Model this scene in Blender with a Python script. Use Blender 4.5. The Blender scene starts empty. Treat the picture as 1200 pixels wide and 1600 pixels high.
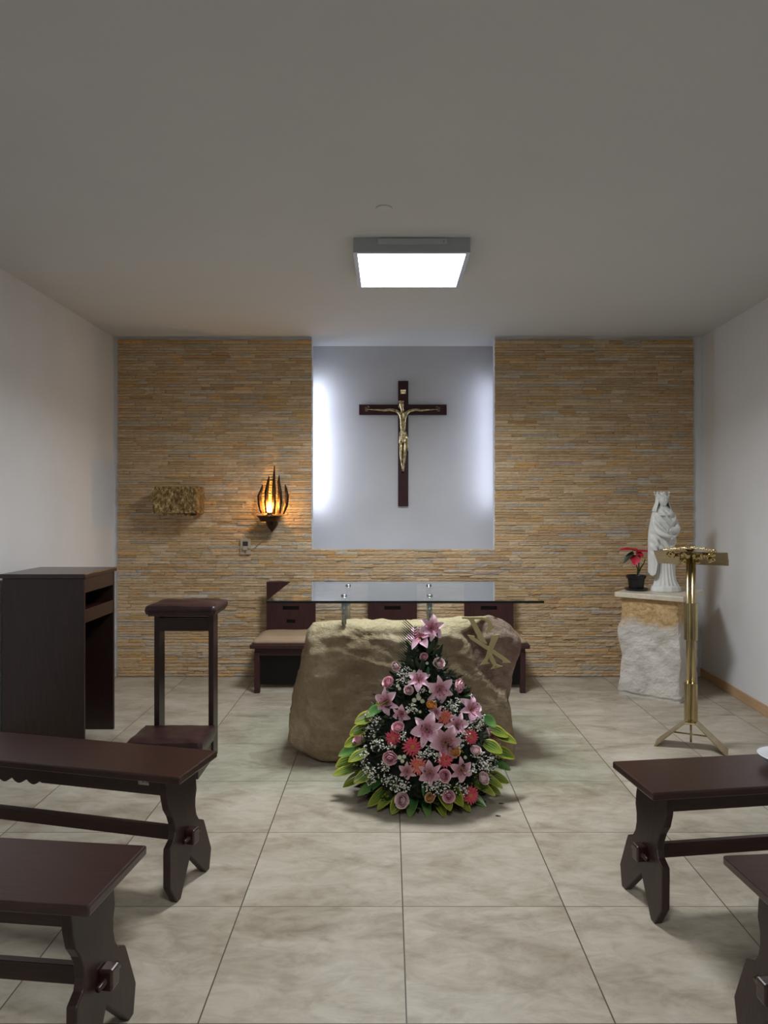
import bpy, bmesh, math, random
from mathutils import Vector, Matrix, Euler, noise
random.seed(7)
PI = math.pi
SC = bpy.context.scene
COL = SC.collection

# ------------------------------------------------------------------ camera, world, lights, exposure
CAM_H, F_PX, VPX, VPY = 1.48, 1105.0, 608.0, 788.0
cd = bpy.data.cameras.new('camera'); cam = bpy.data.objects.new('camera', cd); COL.objects.link(cam)
cam.location = (0, 0, CAM_H); cam.rotation_euler = (PI/2, 0, 0)
cd.sensor_fit = 'AUTO'; cd.sensor_width = 36; cd.lens = 36*F_PX/1600
cd.shift_x = (600-VPX)/1600; cd.shift_y = (VPY-800)/1600
cd.clip_start = 0.02
SC.camera = cam
SC.view_settings.view_transform = 'Standard'; SC.view_settings.look = 'None'
SC.view_settings.gamma = 1; SC.view_settings.use_curve_mapping = False
SC.view_settings.exposure = 1.5
w = bpy.data.worlds.new('world'); SC.world = w; w.use_nodes = True
w.node_tree.nodes['Background'].inputs[0].default_value = (.8, .85, .9, 1)
w.node_tree.nodes['Background'].inputs[1].default_value = 0.02
PANEL_STRENGTH = 3.0        # glow of the diffusers themselves
PANEL_POWER, REAR_POWER = 18.5, 9.5   # light the two square ceiling panels throw, mostly downwards as LED panels do
PANEL_SPREAD = math.radians(154)
STRIP_POWER = 1.35          # each LED strip hidden at the sides of the niche
BULB_POWER = 2.1

def area(name, loc, rot, sx, sy, power, color):
    l = bpy.data.lights.new(name, 'AREA'); l.shape = 'RECTANGLE'; l.size = sx; l.size_y = sy
    l.energy = power; l.color = color
    o = bpy.data.objects.new(name, l); COL.objects.link(o); o.location = loc; o.rotation_euler = rot
    return o
for ly_, pw_ in ((4.132, PANEL_POWER), (.35, REAR_POWER)):
    po_ = area('panel_light', (.1225, ly_, 2.92-.083), (0, 0, 0), .585, .585, pw_, (.94, .97, 1)); po_.data.spread = PANEL_SPREAD
# strips stand behind the stone edges, aimed at the niche wall and inwards
area('strip_light', (-.690, 6.30, 2.02), (PI/2, 0, math.radians(-40)), .018, 1.16, STRIP_POWER, (.80, .86, 1))
area('strip_light', (.934, 6.30, 2.02), (PI/2, 0, math.radians(40)), .018, 1.16, STRIP_POWER, (.80, .86, 1))
bl = bpy.data.lights.new('candle_light', 'POINT'); bl.energy = BULB_POWER; bl.color = (1, .50, .10); bl.shadow_soft_size = .012
blo = bpy.data.objects.new('candle_light', bl); COL.objects.link(blo)

def at(px, py, Y):
    """photo pixel (1200x1600) at distance Y in front of the viewer -> point in the room"""
    return Vector(((px-VPX)*Y/F_PX, Y, CAM_H-(py-VPY)*Y/F_PX))

# ------------------------------------------------------------------ materials
def s2l(c):
    return tuple((x/255/12.92) if x/255 <= .04045 else ((x/255+.055)/1.055)**2.4 for x in c)
def rgba(c): return (*s2l(c), 1)

class NT:
    def __init__(s, name):
        s.m = bpy.data.materials.new(name); s.m.use_nodes = True
        s.t = s.m.node_tree; s.b = s.t.nodes['Principled BSDF']
    def n(s, typ, **kw):
        nd = s.t.nodes.new(typ)
        for k, v in kw.items():
            if k.startswith('_'): setattr(nd, k[1:], v)
            else: nd.inputs[k.replace('__', ' ')].default_value = v
        return nd
    def l(s, a, b): s.t.links.new(a, b)
    def coords(s, scale=(1, 1, 1), typ='Object'):
        tc = s.n('ShaderNodeTexCoord'); mp = s.n('ShaderNodeMapping')
        s.l(tc.outputs[typ], mp.inputs[0]); mp.inputs['Scale'].default_value = scale
        return mp.outputs[0]
    def ramp(s, fac, stops):
        r = s.n('ShaderNodeValToRGB'); cr = r.color_ramp
        while len(cr.elements) < len(stops): cr.elements.new(.5)
        for e, (p, c) in zip(cr.elements, stops): e.position = p; e.color = rgba(c)
        s.l(fac, r.inputs[0]); return r.outputs[0]
    def noise(s, vec, scale, detail=6, rough=.6, dist=0):
        x = s.n('ShaderNodeTexNoise', Scale=scale, Detail=detail, Roughness=rough, Distortion=dist)
        s.l(vec, x.inputs['Vector']); return x.outputs['Fac']
    def bump(s, h, strength, dist=.01, prev=None):
        x = s.n('ShaderNodeBump', Strength=strength, Distance=dist); s.l(h, x.inputs['Height'])
        if prev: s.l(prev, x.inputs['Normal'])
        s.l(x.outputs[0], s.b.inputs['Normal']); return x.outputs[0]
    def mix(s, fac, a, b, typ='MIX'):
        x = s.n('ShaderNodeMix', _data_type='RGBA', _blend_type=typ)
        for inp, v in ((x.inputs[0], fac), (x.inputs[6], a), (x.inputs[7], b)):
            if hasattr(v, 'links'): s.l(v, inp)
            else: inp.default_value = v
        return x.outputs[2]
    def math(s, op, a, b=None, clamp=False):
        x = s.n('ShaderNodeMath', _operation=op, _use_clamp=clamp)
        for i, v in enumerate((a, b)):
            if v is None: continue
            if hasattr(v, 'links'): s.l(v, x.inputs[i])
            else: x.inputs[i].default_value = v
        return x.outputs[0]

def simple(name, c1, c2=None, rough=.5, metal=0, nscale=8, bump=.0, bscale=60, coat=0, spec=.5, stretch=(1, 1, 1), stops=(.35, .65)):
    t = NT(name); v = t.coords(stretch)
    if c2 is not None:
        f = t.noise(v, nscale); t.l(t.ramp(f, [(stops[0], c1), (stops[1], c2)]), t.b.inputs['Base Color'])
    else: t.b.inputs['Base Color'].default_value = rgba(c1)
    t.b.inputs['Roughness'].default_value = rough; t.b.inputs['Metallic'].default_value = metal
    t.b.inputs['Coat Weight'].default_value = coat; t.b.inputs['Coat Roughness'].default_value = .25
    t.b.inputs['Specular IOR Level'].default_value = spec
    if bump: t.bump(t.noise(v, bscale, 4), bump, .004)
    return t.m

MT = {}
MT['white_wall'] = simple('white wall paint', (222, 223, 225), (226, 227, 229), .75, nscale=2.5, bump=.08, bscale=90, spec=.25)
MT['ceiling'] = simple('ceiling paint', (206, 208, 210), (210, 212, 213), .85, nscale=1.2, bump=.05, bscale=60, spec=.2)
MT['niche'] = simple('niche wall paint', (186, 186, 190), (191, 191, 194), .7, nscale=3, bump=.1, bscale=30, spec=.25)
MT['wood'] = simple('dark stained wood', (38, 22, 20), (58, 30, 26), .28, nscale=9, bump=.10, bscale=40, coat=.25, stretch=(1, 14, 14))
MT['wood_up'] = simple('dark stained wood upright', (38, 24, 22), (52, 32, 28), .38, nscale=9, bump=.08, bscale=40, coat=.1, stretch=(12, 12, 1))
MT['wood_cross'] = simple('oxblood cross wood', (44, 16, 20), (56, 22, 26), .5, spec=.25, nscale=8, bump=.05, stretch=(10, 10, 1))
MT['wood_red'] = simple('reddish dark wood', (46, 22, 23), (62, 30, 30), .45, nscale=8, bump=.05, stretch=(10, 10, 1))
MT['black'] = simple('black board', (22, 18, 19), None, .6)
MT['leather'] = simple('oxblood leather', (42, 25, 27), (58, 34, 35), .36, nscale=14, bump=.35, bscale=45)
MT['cushion'] = simple('beige upholstery', (158, 134, 108), (170, 146, 120), .6, nscale=6, bump=.1, bscale=200)
MT['base'] = simple('peach timber skirting', (186, 150, 116), (200, 164, 128), .5, nscale=6, stretch=(8, 1, 8))
MT['steel'] = simple('brushed steel', (190, 192, 194), (168, 170, 172), .22, 1, nscale=30, stretch=(40, 40, 1))
MT['lamp_metal'] = simple('painted white metal', (168, 174, 180), None, .5)
MT['alu'] = simple('aluminium frame', (190, 193, 198), None, .4, .6)
MT['plaster'] = simple('white plaster', (226, 226, 222), (210, 211, 208), .55, nscale=12, bump=.2, bscale=50)
MT['marble_top'] = simple('cream marble', (222, 212, 194), (196, 184, 164), .35, nscale=9)
MT['ceramic'] = simple('white glazed ceramic', (232, 234, 238), None, .2)
MT['pot'] = simple('black plastic', (18, 18, 22), None, .4)
MT['soil'] = simple('soil', (45, 32, 24), (62, 46, 34), .95, nscale=60)
MT['socket'] = simple('almond plastic', (176, 160, 138), None, .45)
MT['socket_dark'] = simple('dark plastic insert', (60, 52, 50), None, .4)
MT['cable'] = simple('clear grey cable', (150, 138, 120), None, .4)
MT['label'] = simple('paper sticker', (190, 186, 182), (120, 112, 112), .6, nscale=120, stops=(.45, .55))
MT['iron'] = simple('dark bronze', (52, 38, 30), (84, 62, 42), .45, .8, nscale=30, bump=.5, bscale=60)
MT['brass'] = simple('lectern brass', (176, 160, 122), (202, 186, 146), .27, 1, nscale=6, bump=.04, bscale=20, stretch=(4, 4, 1))
MT['brass_bright'] = simple('relief brass', (240, 222, 172), (190, 166, 112), .22, 1, nscale=50, bump=.3, bscale=60)
MT['figure_brass'] = simple('cast brass', (232, 216, 172), (120, 100, 66), .28, 1, nscale=36, bump=.15, bscale=90)
MT['emblem'] = simple('emblem brass', (205, 190, 140), (196, 180, 132), .5, .25, nscale=5)
MT['flame'] = None

def emis(name, col, strength):
    t = NT(name); t.b.inputs['Base Color'].default_value = rgba(col)
    t.b.inputs['Emission Color'].default_value = rgba(col); t.b.inputs['Emission Strength'].default_value = strength
    return t.m
MT['panel'] = emis('lit diffuser', (250, 252, 255), PANEL_STRENGTH)
MT['panel_rear'] = emis('lit rear diffuser', (255, 253, 250), PANEL_STRENGTH)
MT['led'] = emis('led strip', (215, 228, 255), 6)
MT['flame'] = emis('lit candle bulb', (255, 205, 120), 9)

# cladding: each strip of stone has its own colour
t = NT('split face stone'); v = t.coords()
at_ = t.n('ShaderNodeAttribute', _attribute_name='stone')
fine = t.noise(v, 26, 8, .7); sp = t.noise(t.coords((1, 1, 3)), 60, 5, .7)
c = t.mix(.42, at_.outputs['Color'], t.ramp(fine, [(.25, (150, 138, 124)), (.5, (200, 190, 178)), (.75, (235, 226, 212))]), 'MULTIPLY')
c = t.mix(t.ramp(t.noise(v, 18, 3, .5), [(.72, (0, 0, 0)), (.80, (160, 160, 160))]), c, rgba((90, 62, 40)))
t.l(c, t.b.inputs['Base Color']); t.b.inputs['Roughness'].default_value = .85; t.b.inputs['Specular IOR Level'].default_value = .2
b1 = t.bump(sp, .6, .010); t.bump(t.noise(v, 22, 6, .7), .6, .018, b1)
MT['stone'] = t.m

# floor tiles: the slab colour wanders differently inside each tile
TX0, TY0, TPX, TPY = .05, 2.015, .595, .588
t = NT('beige floor tiles'); tc = t.n('ShaderNodeTexCoord'); sx = t.n('ShaderNodeSeparateXYZ'); t.l(tc.outputs['Object'], sx.inputs[0])
gx = t.math('DIVIDE', t.math('SUBTRACT', sx.outputs[0], TX0), TPX); gy = t.math('DIVIDE', t.math('SUBTRACT', sx.outputs[1], TY0), TPY)
fx = t.math('FLOOR', gx); fy = t.math('FLOOR', gy)
cell = t.n('ShaderNodeCombineXYZ'); t.l(fx, cell.inputs[0]); t.l(fy, cell.inputs[1])
wn = t.n('ShaderNodeTexWhiteNoise', _noise_dimensions='3D'); t.l(cell.outputs[0], wn.inputs['Vector'])
off = t.n('ShaderNodeVectorMath', _operation='SCALE'); t.l(wn.outputs['Color'], off.inputs[0]); off.inputs['Scale'].default_value = 20
add = t.n('ShaderNodeVectorMath', _operation='ADD'); t.l(tc.outputs['Object'], add.inputs[0]); t.l(off.outputs[0], add.inputs[1])
mp = t.n('ShaderNodeMapping'); t.l(add.outputs[0], mp.inputs[0]); mp.inputs['Scale'].default_value = (1, 1.9, 1); mp.inputs['Rotation'].default_value = (0, 0, .25)
n1 = t.noise(mp.outputs[0], 2.4, 8, .62, .8); n2 = t.noise(mp.outputs[0], 7, 7, .65, 1.2)
base = t.ramp(n1, [(.32, (130, 117, 98)), (.43, (156, 146, 128)), (.54, (176, 168, 152)), (.70, (190, 183, 170))])
base = t.mix(.35, base, t.ramp(n2, [(.3, (136, 124, 104)), (.55, (190, 182, 166)), (.8, (218, 211, 197))]))
vein = t.math('ABSOLUTE', t.math('SUBTRACT', t.noise(mp.outputs[0], 1.7, 9, .62, .6), .5))
vm = t.ramp(vein, [(0, (95, 95, 95)), (.014, (45, 45, 45)), (.045, (0, 0, 0))])
base = t.mix(vm, base, rgba((120, 102, 82)))
dx = t.math('ABSOLUTE', t.math('SUBTRACT', t.math('FRACT', gx), .5)); dy = t.math('ABSOLUTE', t.math('SUBTRACT', t.math('FRACT', gy), .5))
gl = t.math('MAXIMUM', t.math('GREATER_THAN', dx, .5-.0022/TPX), t.math('GREATER_THAN', dy, .5-.0016/TPY))
base = t.mix(gl, base, rgba((84, 74, 62)))
t.l(base, t.b.inputs['Base Color'])
rr = t.math('ADD', t.math('MULTIPLY', n2, .2), .30); t.l(rr, t.b.inputs['Roughness']); t.b.inputs['Specular IOR Level'].default_value = .38
bb = t.bump(t.math('SUBTRACT', 1, gl), .4, .002); t.bump(n2, .06, .01, bb)
MT['floor'] = t.m

# altar boulder: ochre sandstone, a purple-brown broken face where the emblem is fixed, top painted paler where light hits it
t = NT('ochre sandstone'); v = t.coords()
a = t.n('ShaderNodeAttribute', _attribute_name='rock')
sr = t.n('ShaderNodeSeparateColor'); t.l(a.outputs['Color'], sr.inputs[0])
n1 = t.noise(v, 3.2, 9, .62, .4); n2 = t.noise(v, 30, 6, .7)
c = t.ramp(n1, [(.3, (150, 129, 104)), (.46, (176, 154, 125)), (.58, (188, 167, 140)), (.7, (216, 200, 174))])
pk = t.ramp(t.noise(v, 6, 8, .6), [(.3, (126, 102, 94)), (.5, (160, 134, 122)), (.7, (192, 166, 150))])
c = t.mix(sr.outputs[0], c, pk)
c = t.mix(sr.outputs[1], c, rgba((212, 192, 160)))
c = t.mix(.35, c, t.ramp(n2, [(.3, (140, 130, 120)), (.6, (235, 230, 225))]), 'MULTIPLY')
t.l(c, t.b.inputs['Base Color']); t.b.inputs['Roughness'].default_value = .9; t.b.inputs['Specular IOR Level'].default_value = .15
b1 = t.bump(n2, .7, .014); b2 = t.bump(n1, .8, .05, b1); t.bump(t.noise(t.coords((1, 1, 2.2)), 11, 8, .7, .6), .7, .03, b2)
MT['rock'] = t.m

# pedestal block: white limestone below, honey coloured above (the bedding of the stone)
t = NT('pale limestone'); v = t.coords()
z = t.n('ShaderNodeSeparateXYZ'); t.l(v, z.inputs[0]); n1 = t.noise(v, 5, 8, .65); n2 = t.noise(v, 34, 7, .75)
edge = t.math('ADD', z.outputs[2], t.math('MULTIPLY', t.math('SUBTRACT', n1, .5), .35))
m_ = t.ramp(edge, [(.52, (0, 0, 0)), (.60, (255, 255, 255))])
c = t.mix(m_, t.ramp(n1, [(.35, (196, 190, 182)), (.6, (226, 221, 214))]), t.ramp(n2, [(.35, (176, 138, 88)), (.6, (214, 184, 138))]))
c = t.mix(t.ramp(n2, [(.30, (150, 150, 150)), (.40, (0, 0, 0))]), c, rgba((130, 116, 96)))
t.l(c, t.b.inputs['Base Color']); t.b.inputs['Roughness'].default_value = .9
b1 = t.bump(n2, .8, .015); t.bump(n1, .6, .03, b1)
MT['limestone'] = t.m

# hammered tabernacle gilding
t = NT('hammered gilt bronze'); v = t.coords((1, 1, .5))
vo = t.n('ShaderNodeTexVoronoi', Scale=70); t.l(v, vo.inputs['Vector']); n2 = t.noise(v, 45, 6, .8)
t.l(t.ramp(n2, [(.35, (84, 66, 42)), (.52, (172, 146, 100)), (.66, (244, 222, 172))]), t.b.inputs['Base Color'])
t.b.inputs['Metallic'].default_value = 1; t.b.inputs['Roughness'].default_value = .36
b1 = t.bump(vo.outputs['Distance'], .8, .01); t.bump(n2, 1, .02, b1)
MT['gilt'] = t.m

# thin clear glass: lets light through and mirrors by angle
t = NT('clear table glass'); t.t.nodes.remove(t.b)
out = [n for n in t.t.nodes if n.type == 'OUTPUT_MATERIAL'][0]
lw = t.n('ShaderNodeLayerWeight', Blend=.5); pw3 = t.math('POWER', lw.outputs['Facing'], 1.4); fr = t.n('ShaderNodeMath', _operation='MULTIPLY_ADD'); t.l(pw3, fr.inputs[0]); fr.inputs[1].default_value = .95; fr.inputs[2].default_value = .05; tr = t.n('ShaderNodeBsdfTransparent'); tr.inputs[0].default_value = (.86, .93, .90, 1)
gs = t.n('ShaderNodeBsdfGlossy'); gs.inputs['Roughness'].default_value = .0; gs.inputs[0].default_value = (.93, .96, .95, 1)
mx = t.n('ShaderNodeMixShader'); t.l(fr.outputs[0], mx.inputs[0]); t.l(tr.outputs[0], mx.inputs[1]); t.l(gs.outputs[0], mx.inputs[2]); t.l(mx.outputs[0], out.inputs[0])
MT['glass'] = t.m
t = NT('clear glass underside'); t.t.nodes.remove(t.b)
out = [n for n in t.t.nodes if n.type == 'OUTPUT_MATERIAL'][0]
tr = t.n('ShaderNodeBsdfTransparent'); tr.inputs[0].default_value = (.93, .97, .95, 1); t.l(tr.outputs[0], out.inputs[0])
MT['glass_under'] = t.m
MT['glass_edge'] = simple('green glass edge', (14, 30, 27), None, .1)

def petal_mat(name, stops, rough=.55, trans=.0, rib=0):
    t = NT(name); a = t.n('ShaderNodeAttribute', _attribute_name='pt'); s = t.n('ShaderNodeSeparateColor'); t.l(a.outputs['Color'], s.inputs[0])
    c = t.ramp(s.outputs[0], stops)
    v = t.coords(); c = t.mix(.3, c, t.ramp(t.noise(v, 60, 3), [(.3, (190, 180, 185)), (.6, (255, 255, 255))]), 'MULTIPLY')
    if rib:
        wv = t.math('SINE', t.math('MULTIPLY', s.outputs[1], rib)); m = t.math('MULTIPLY', t.math('GREATER_THAN', wv, .35), .55)
        c = t.mix(t.math('MULTIPLY', m, .75), c, rgba((186, 184, 66)))
        mg = t.math('GREATER_THAN', t.math('ABSOLUTE', t.math('SUBTRACT', s.outputs[1], .5)), .39)
        c = t.mix(t.math('MULTIPLY', mg, .5), c, rgba((196, 190, 72)))
    t.l(c, t.b.inputs['Base Color']); t.b.inputs['Roughness'].default_value = rough
    return t.m
MT['lily'] = petal_mat('pink lily petal', [(0, (214, 200, 150)), (.16, (196, 118, 148)), (.45, (228, 180, 200)), (.8, (240, 208, 220)), (1, (250, 228, 236))])
MT['lily_pale'] = petal_mat('pale mauve lily petal', [(0, (190, 170, 120)), (.2, (170, 112, 124)), (.6, (206, 160, 172)), (1, (230, 205, 212))])
MT['rose'] = petal_mat('pink rose petal', [(0, (214, 118, 146)), (.5, (236, 172, 190)), (1, (248, 208, 216))])
MT['rose_pale'] = petal_mat('blush rose petal', [(0, (222, 162, 172)), (.5, (240, 206, 210)), (1, (250, 228, 228))])
MT['rose_orange'] = petal_mat('orange rose petal', [(0, (190, 96, 30)), (.5, (214, 142, 52)), (1, (232, 178, 96))])
MT['rose_peach'] = petal_mat('peach rose petal', [(0, (200, 120, 80)), (.5, (222, 168, 120)), (1, (236, 200, 150))])
MT['gerbera'] = petal_mat('coral gerbera petal', [(0, (220, 120, 110)), (.4, (206, 66, 88)), (1, (224, 96, 112))])
MT['gerbera_coral'] = petal_mat('salmon gerbera petal', [(0, (226, 150, 120)), (.4, (212, 84, 78)), (1, (232, 140, 124))])
MT['disc'] = simple('flower centre', (214, 150, 60), (160, 90, 30), .8, nscale=200)
MT['anther'] = simple('rust anther', (120, 60, 34), None, .7)
MT['mum'] = simple('cream button petals', (232, 232, 214), (212, 214, 184), .7, nscale=90)
MT['gyps'] = simple('tiny white blossom', (228, 228, 216), None, .7)
MT['stem'] = simple('green stem', (58, 78, 40), None, .6)
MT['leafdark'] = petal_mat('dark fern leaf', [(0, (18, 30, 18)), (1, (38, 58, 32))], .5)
MT['leafvar'] = petal_mat('variegated leaf', [(0, (40, 72, 34)), (.5, (70, 110, 44)), (1, (140, 152, 50))], .3, rib=34)
MT['leafgreen'] = petal_mat('glossy green leaf', [(0, (44, 86, 44)), (.5, (78, 124, 62)), (1, (130, 164, 90))], .28, rib=0)
MT['poinsettia'] = petal_mat('red bract', [(0, (150, 20, 40)), (1, (206, 30, 62))], .5)
MT['poin_green'] = petal_mat('plant leaf', [(0, (30, 46, 30)), (1, (52, 70, 44))], .5)
MT['core'] = simple('dark green florist foam', (16, 24, 14), (26, 36, 20), .95, nscale=40, bump=.5)

# ------------------------------------------------------------------ mesh helpers
class MB:
    def __init__(s): s.v = []; s.f = []; s.c = []; s.mi = []
    def add(s, vs, fs, cs=None, mi=0):
        o = len(s.v); s.v += [tuple(p) for p in vs]
        s.f += [tuple(i+o for i in f) for f in fs]; s.mi += [mi]*len(fs)
        s.c += list(cs) if cs else [(0, 0, 0)]*len(vs)
        return s
    def box(s, x0, x1, y0, y1, z0, z1, mat=None, mi=0):
        vs = [Vector((x, y, z)) for z in (z0, z1) for y in (y0, y1) for x in (x0, x1)]
        if mat: vs = [mat @ p for p in vs]
        return s.add(vs, [(0, 2, 3, 1), (4, 5, 7, 6), (0, 1, 5, 4), (2, 6, 7, 3), (0, 4, 6, 2), (1, 3, 7, 5)], mi=mi)
    def prism(s, poly, fn, t0, t1):
        """poly: 2-D outline; fn(a, b, t) -> point"""
        n = len(poly); vs = [fn(a, b, t0) for a, b in poly]+[fn(a, b, t1) for a, b in poly]
        fs = [tuple(range(n)), tuple(reversed(range(n, 2*n)))]+[(i, i+n, (i+1) % n+n, (i+1) % n) for i in range(n)]
        return s.add(vs, fs)
    def tube(s, pts, rad, n=10, cap=True, c=None):
        pts = [Vector(p) for p in pts]; k = len(pts)
        if not hasattr(rad, '__len__'): rad = [rad]*k
        vs = []; up = None
        for i, p in enumerate(pts):
            d = (pts[min(i+1, k-1)]-pts[max(i-1, 0)]).normalized()
            if up is None: up = d.orthogonal().normalized()
            up = (up-d*up.dot(d)).normalized(); sd = d.cross(up)
            for j in range(n):
                a = 2*PI*j/n; vs.append(p+(up*math.cos(a)+sd*math.sin(a))*rad[i])
        fs = [(i*n+j, i*n+(j+1) % n, (i+1)*n+(j+1) % n, (i+1)*n+j) for i in range(k-1) for j in range(n)]
        if cap: fs += [tuple(reversed(range(n))), tuple(range((k-1)*n, k*n))]
        return s.add(vs, fs, [c]*len(vs) if c else None)
    def lathe(s, prof, center=(0, 0, 0), n=32, sx=1, sy=1, fn=None, cap=True):
        cx, cy, cz = center; vs = []
        for r, z in prof:
            for j in range(n):
                a = 2*PI*j/n; rr = r*(fn(a, z) if fn else 1)
                vs.append((cx+rr*math.cos(a)*sx, cy+rr*math.sin(a)*sy, cz+z))
        k = len(prof)
        fs = [(i*n+j, i*n+(j+1) % n, (i+1)*n+(j+1) % n, (i+1)*n+j) for i in range(k-1) for j in range(n)]
        if cap: fs += [tuple(reversed(range(n))), tuple(range((k-1)*n, k*n))]
        return s.add(vs, fs)
    def grid(s, fn, nu, nv, cfn=None, closed=False):
        vs = []; cs = []
        for i in range(nu+1):
            for j in range(nv+1 if not closed else nv):
                u, v_ = i/nu, j/nv; vs.append(fn(u, v_)); cs.append(cfn(u, v_) if cfn else (u, v_, 0))
        m = nv+1 if not closed else nv
        fs = [(i*m+j, i*m+(j+1) % m, (i+1)*m+(j+1) % m, (i+1)*m+j) for i in range(nu) for j in range(nv)]
        return s.add(vs, fs, cs)
    def ball(s, c, r, n=8, sz=1, sx=1, sy=1):
        m = n//2+1; prof = [(max(1e-4, math.sin(PI*i/m))*r, -math.cos(PI*i/m)*r*sz) for i in range(m+1)]
        return s.lathe(prof, c, n, sx, sy, cap=True)
    def mesh(s, name, attr=None):
        me = bpy.data.meshes.new(name); me.from_pydata(s.v, [], s.f)
        if attr:
            la = me.color_attributes.new(attr, 'FLOAT_COLOR', 'POINT')
            for i, c in enumerate(s.c): la.data[i].color = (c[0], c[1], c[2], 1)
        for i, p in enumerate(me.polygons): p.material_index = s.mi[i]
        return me
    def build(s, name, mat, parent=None, smooth=False, bevel=0, sub=0, attr=None, solid=0, seg=2):
        me = s.mesh(name, attr); return link(name, me, mat, parent, smooth, bevel, sub, solid, seg)

def link(name, me, mat, parent=None, smooth=False, bevel=0, sub=0, solid=0, seg=2):
    bm = bmesh.new(); bm.from_mesh(me); bmesh.ops.recalc_face_normals(bm, faces=bm.faces); bm.to_mesh(me); bm.free()
    for m in (mat if isinstance(mat, (list, tuple)) else [mat]): me.materials.append(MT[m])
    o = bpy.data.objects.new(name, me); COL.objects.link(o)
    if smooth: me.shade_smooth()
    if solid:
        md = o.modifiers.new('solid', 'SOLIDIFY'); md.thickness = solid; md.offset = 0
    if bevel:
        md = o.modifiers.new('bevel', 'BEVEL'); md.width = bevel; md.segments = seg; md.limit_method = 'ANGLE'; md.angle_limit = .6
    if sub:
        md = o.modifiers.new('sub', 'SUBSURF'); md.levels = sub; md.render_levels = sub
    if parent: o.parent = parent
    return o
def tag(o, label=None, cat=None, group=None, kind=None):
    for k, v_ in (('label', label), ('category', cat), ('group', group), ('kind', kind)):
        if v_: o[k] = v_
    return o
def empty(name, loc, rz, label, cat, group=None):
    o = bpy.data.objects.new(name, None); COL.objects.link(o); o.location = loc; o.rotation_euler = (0, 0, rz)
    o.empty_display_size = .1
    return tag(o, label, cat, group)
def copy_tree(o, parent=None):
    c = o.copy(); COL.objects.link(c)
    if parent: c.parent = parent
    for ch in list(o.children): copy_tree(ch, c)
    return c
def structure(o): o['kind'] = 'structure'; return o

# ------------------------------------------------------------------ the room
CEIL, WY, WL = 2.92, 6.068, -2.37            # ceiling height, face of the stone wall, left wall
def wr(y): return 2.690-.045*(6.07-y)        # the right wall is slightly out of square
NX0, NX1, SILL, NBACK, YR = -.665, .909, 1.096, 6.44, -2.6
structure(MB().box(-2.6, 2.9, YR-.1, 6.7, -.1, 0).build('floor', 'floor'))
structure(MB().box(-2.6, 2.9, YR-.1, 6.7, CEIL, CEIL+.1).build('ceiling', 'ceiling'))
structure(MB().box(WL-.12, WL, YR-.1, 6.6, 0, CEIL).build('wall_left', 'white_wall'))
m = MB(); m.add([(wr(YR), YR, 0), (wr(6.6), 6.6, 0), (wr(6.6)+.12, 6.6, 0), (wr(YR)+.12, YR, 0), (wr(YR), YR, CEIL), (wr(6.6), 6.6, CEIL), (wr(6.6)+.12, 6.6, CEIL), (wr(YR)+.12, YR, CEIL)],
    [(0, 1, 2, 3), (4, 5, 6, 7), (0, 1, 5, 4), (1, 2, 6, 5), (2, 3, 7, 6), (3, 0, 4, 7)])
structure(m.build('wall_right', 'white_wall'))
structure(MB().box(WL-.1, 2.6, YR-.12, YR, 0, CEIL).build('wall_rear', 'white_wall'))
# niche: white wall at its back, hollow wings behind the stone where the strips hide
structure(MB().box(NX0-.30, NX1+.30, NBACK, NBACK+.08, SILL-.1, CEIL).build('wall_niche', 'niche'))
m = MB(); FB = WY+.02
m.box(WL, NX0, FB, FB+.10, SILL-.034, CEIL); m.box(NX1, wr(FB), FB, FB+.10, SILL-.034, CEIL)
m.box(WL, wr(FB), FB, NBACK+.0, 0, SILL-.034)
m.box(NX0-.36, NX0-.30, FB+.1, NBACK, SILL, CEIL); m.box(NX1+.30, NX1+.36, FB+.1, NBACK, SILL, CEIL)
structure(m.build('wall_front_of_niche', 'white_wall'))
structure(MB().box(NX0-.30, NX1+.30, FB, NBACK, SILL-.040, SILL-.028).build('trim_1', 'white_wall', bevel=.002))

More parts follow.
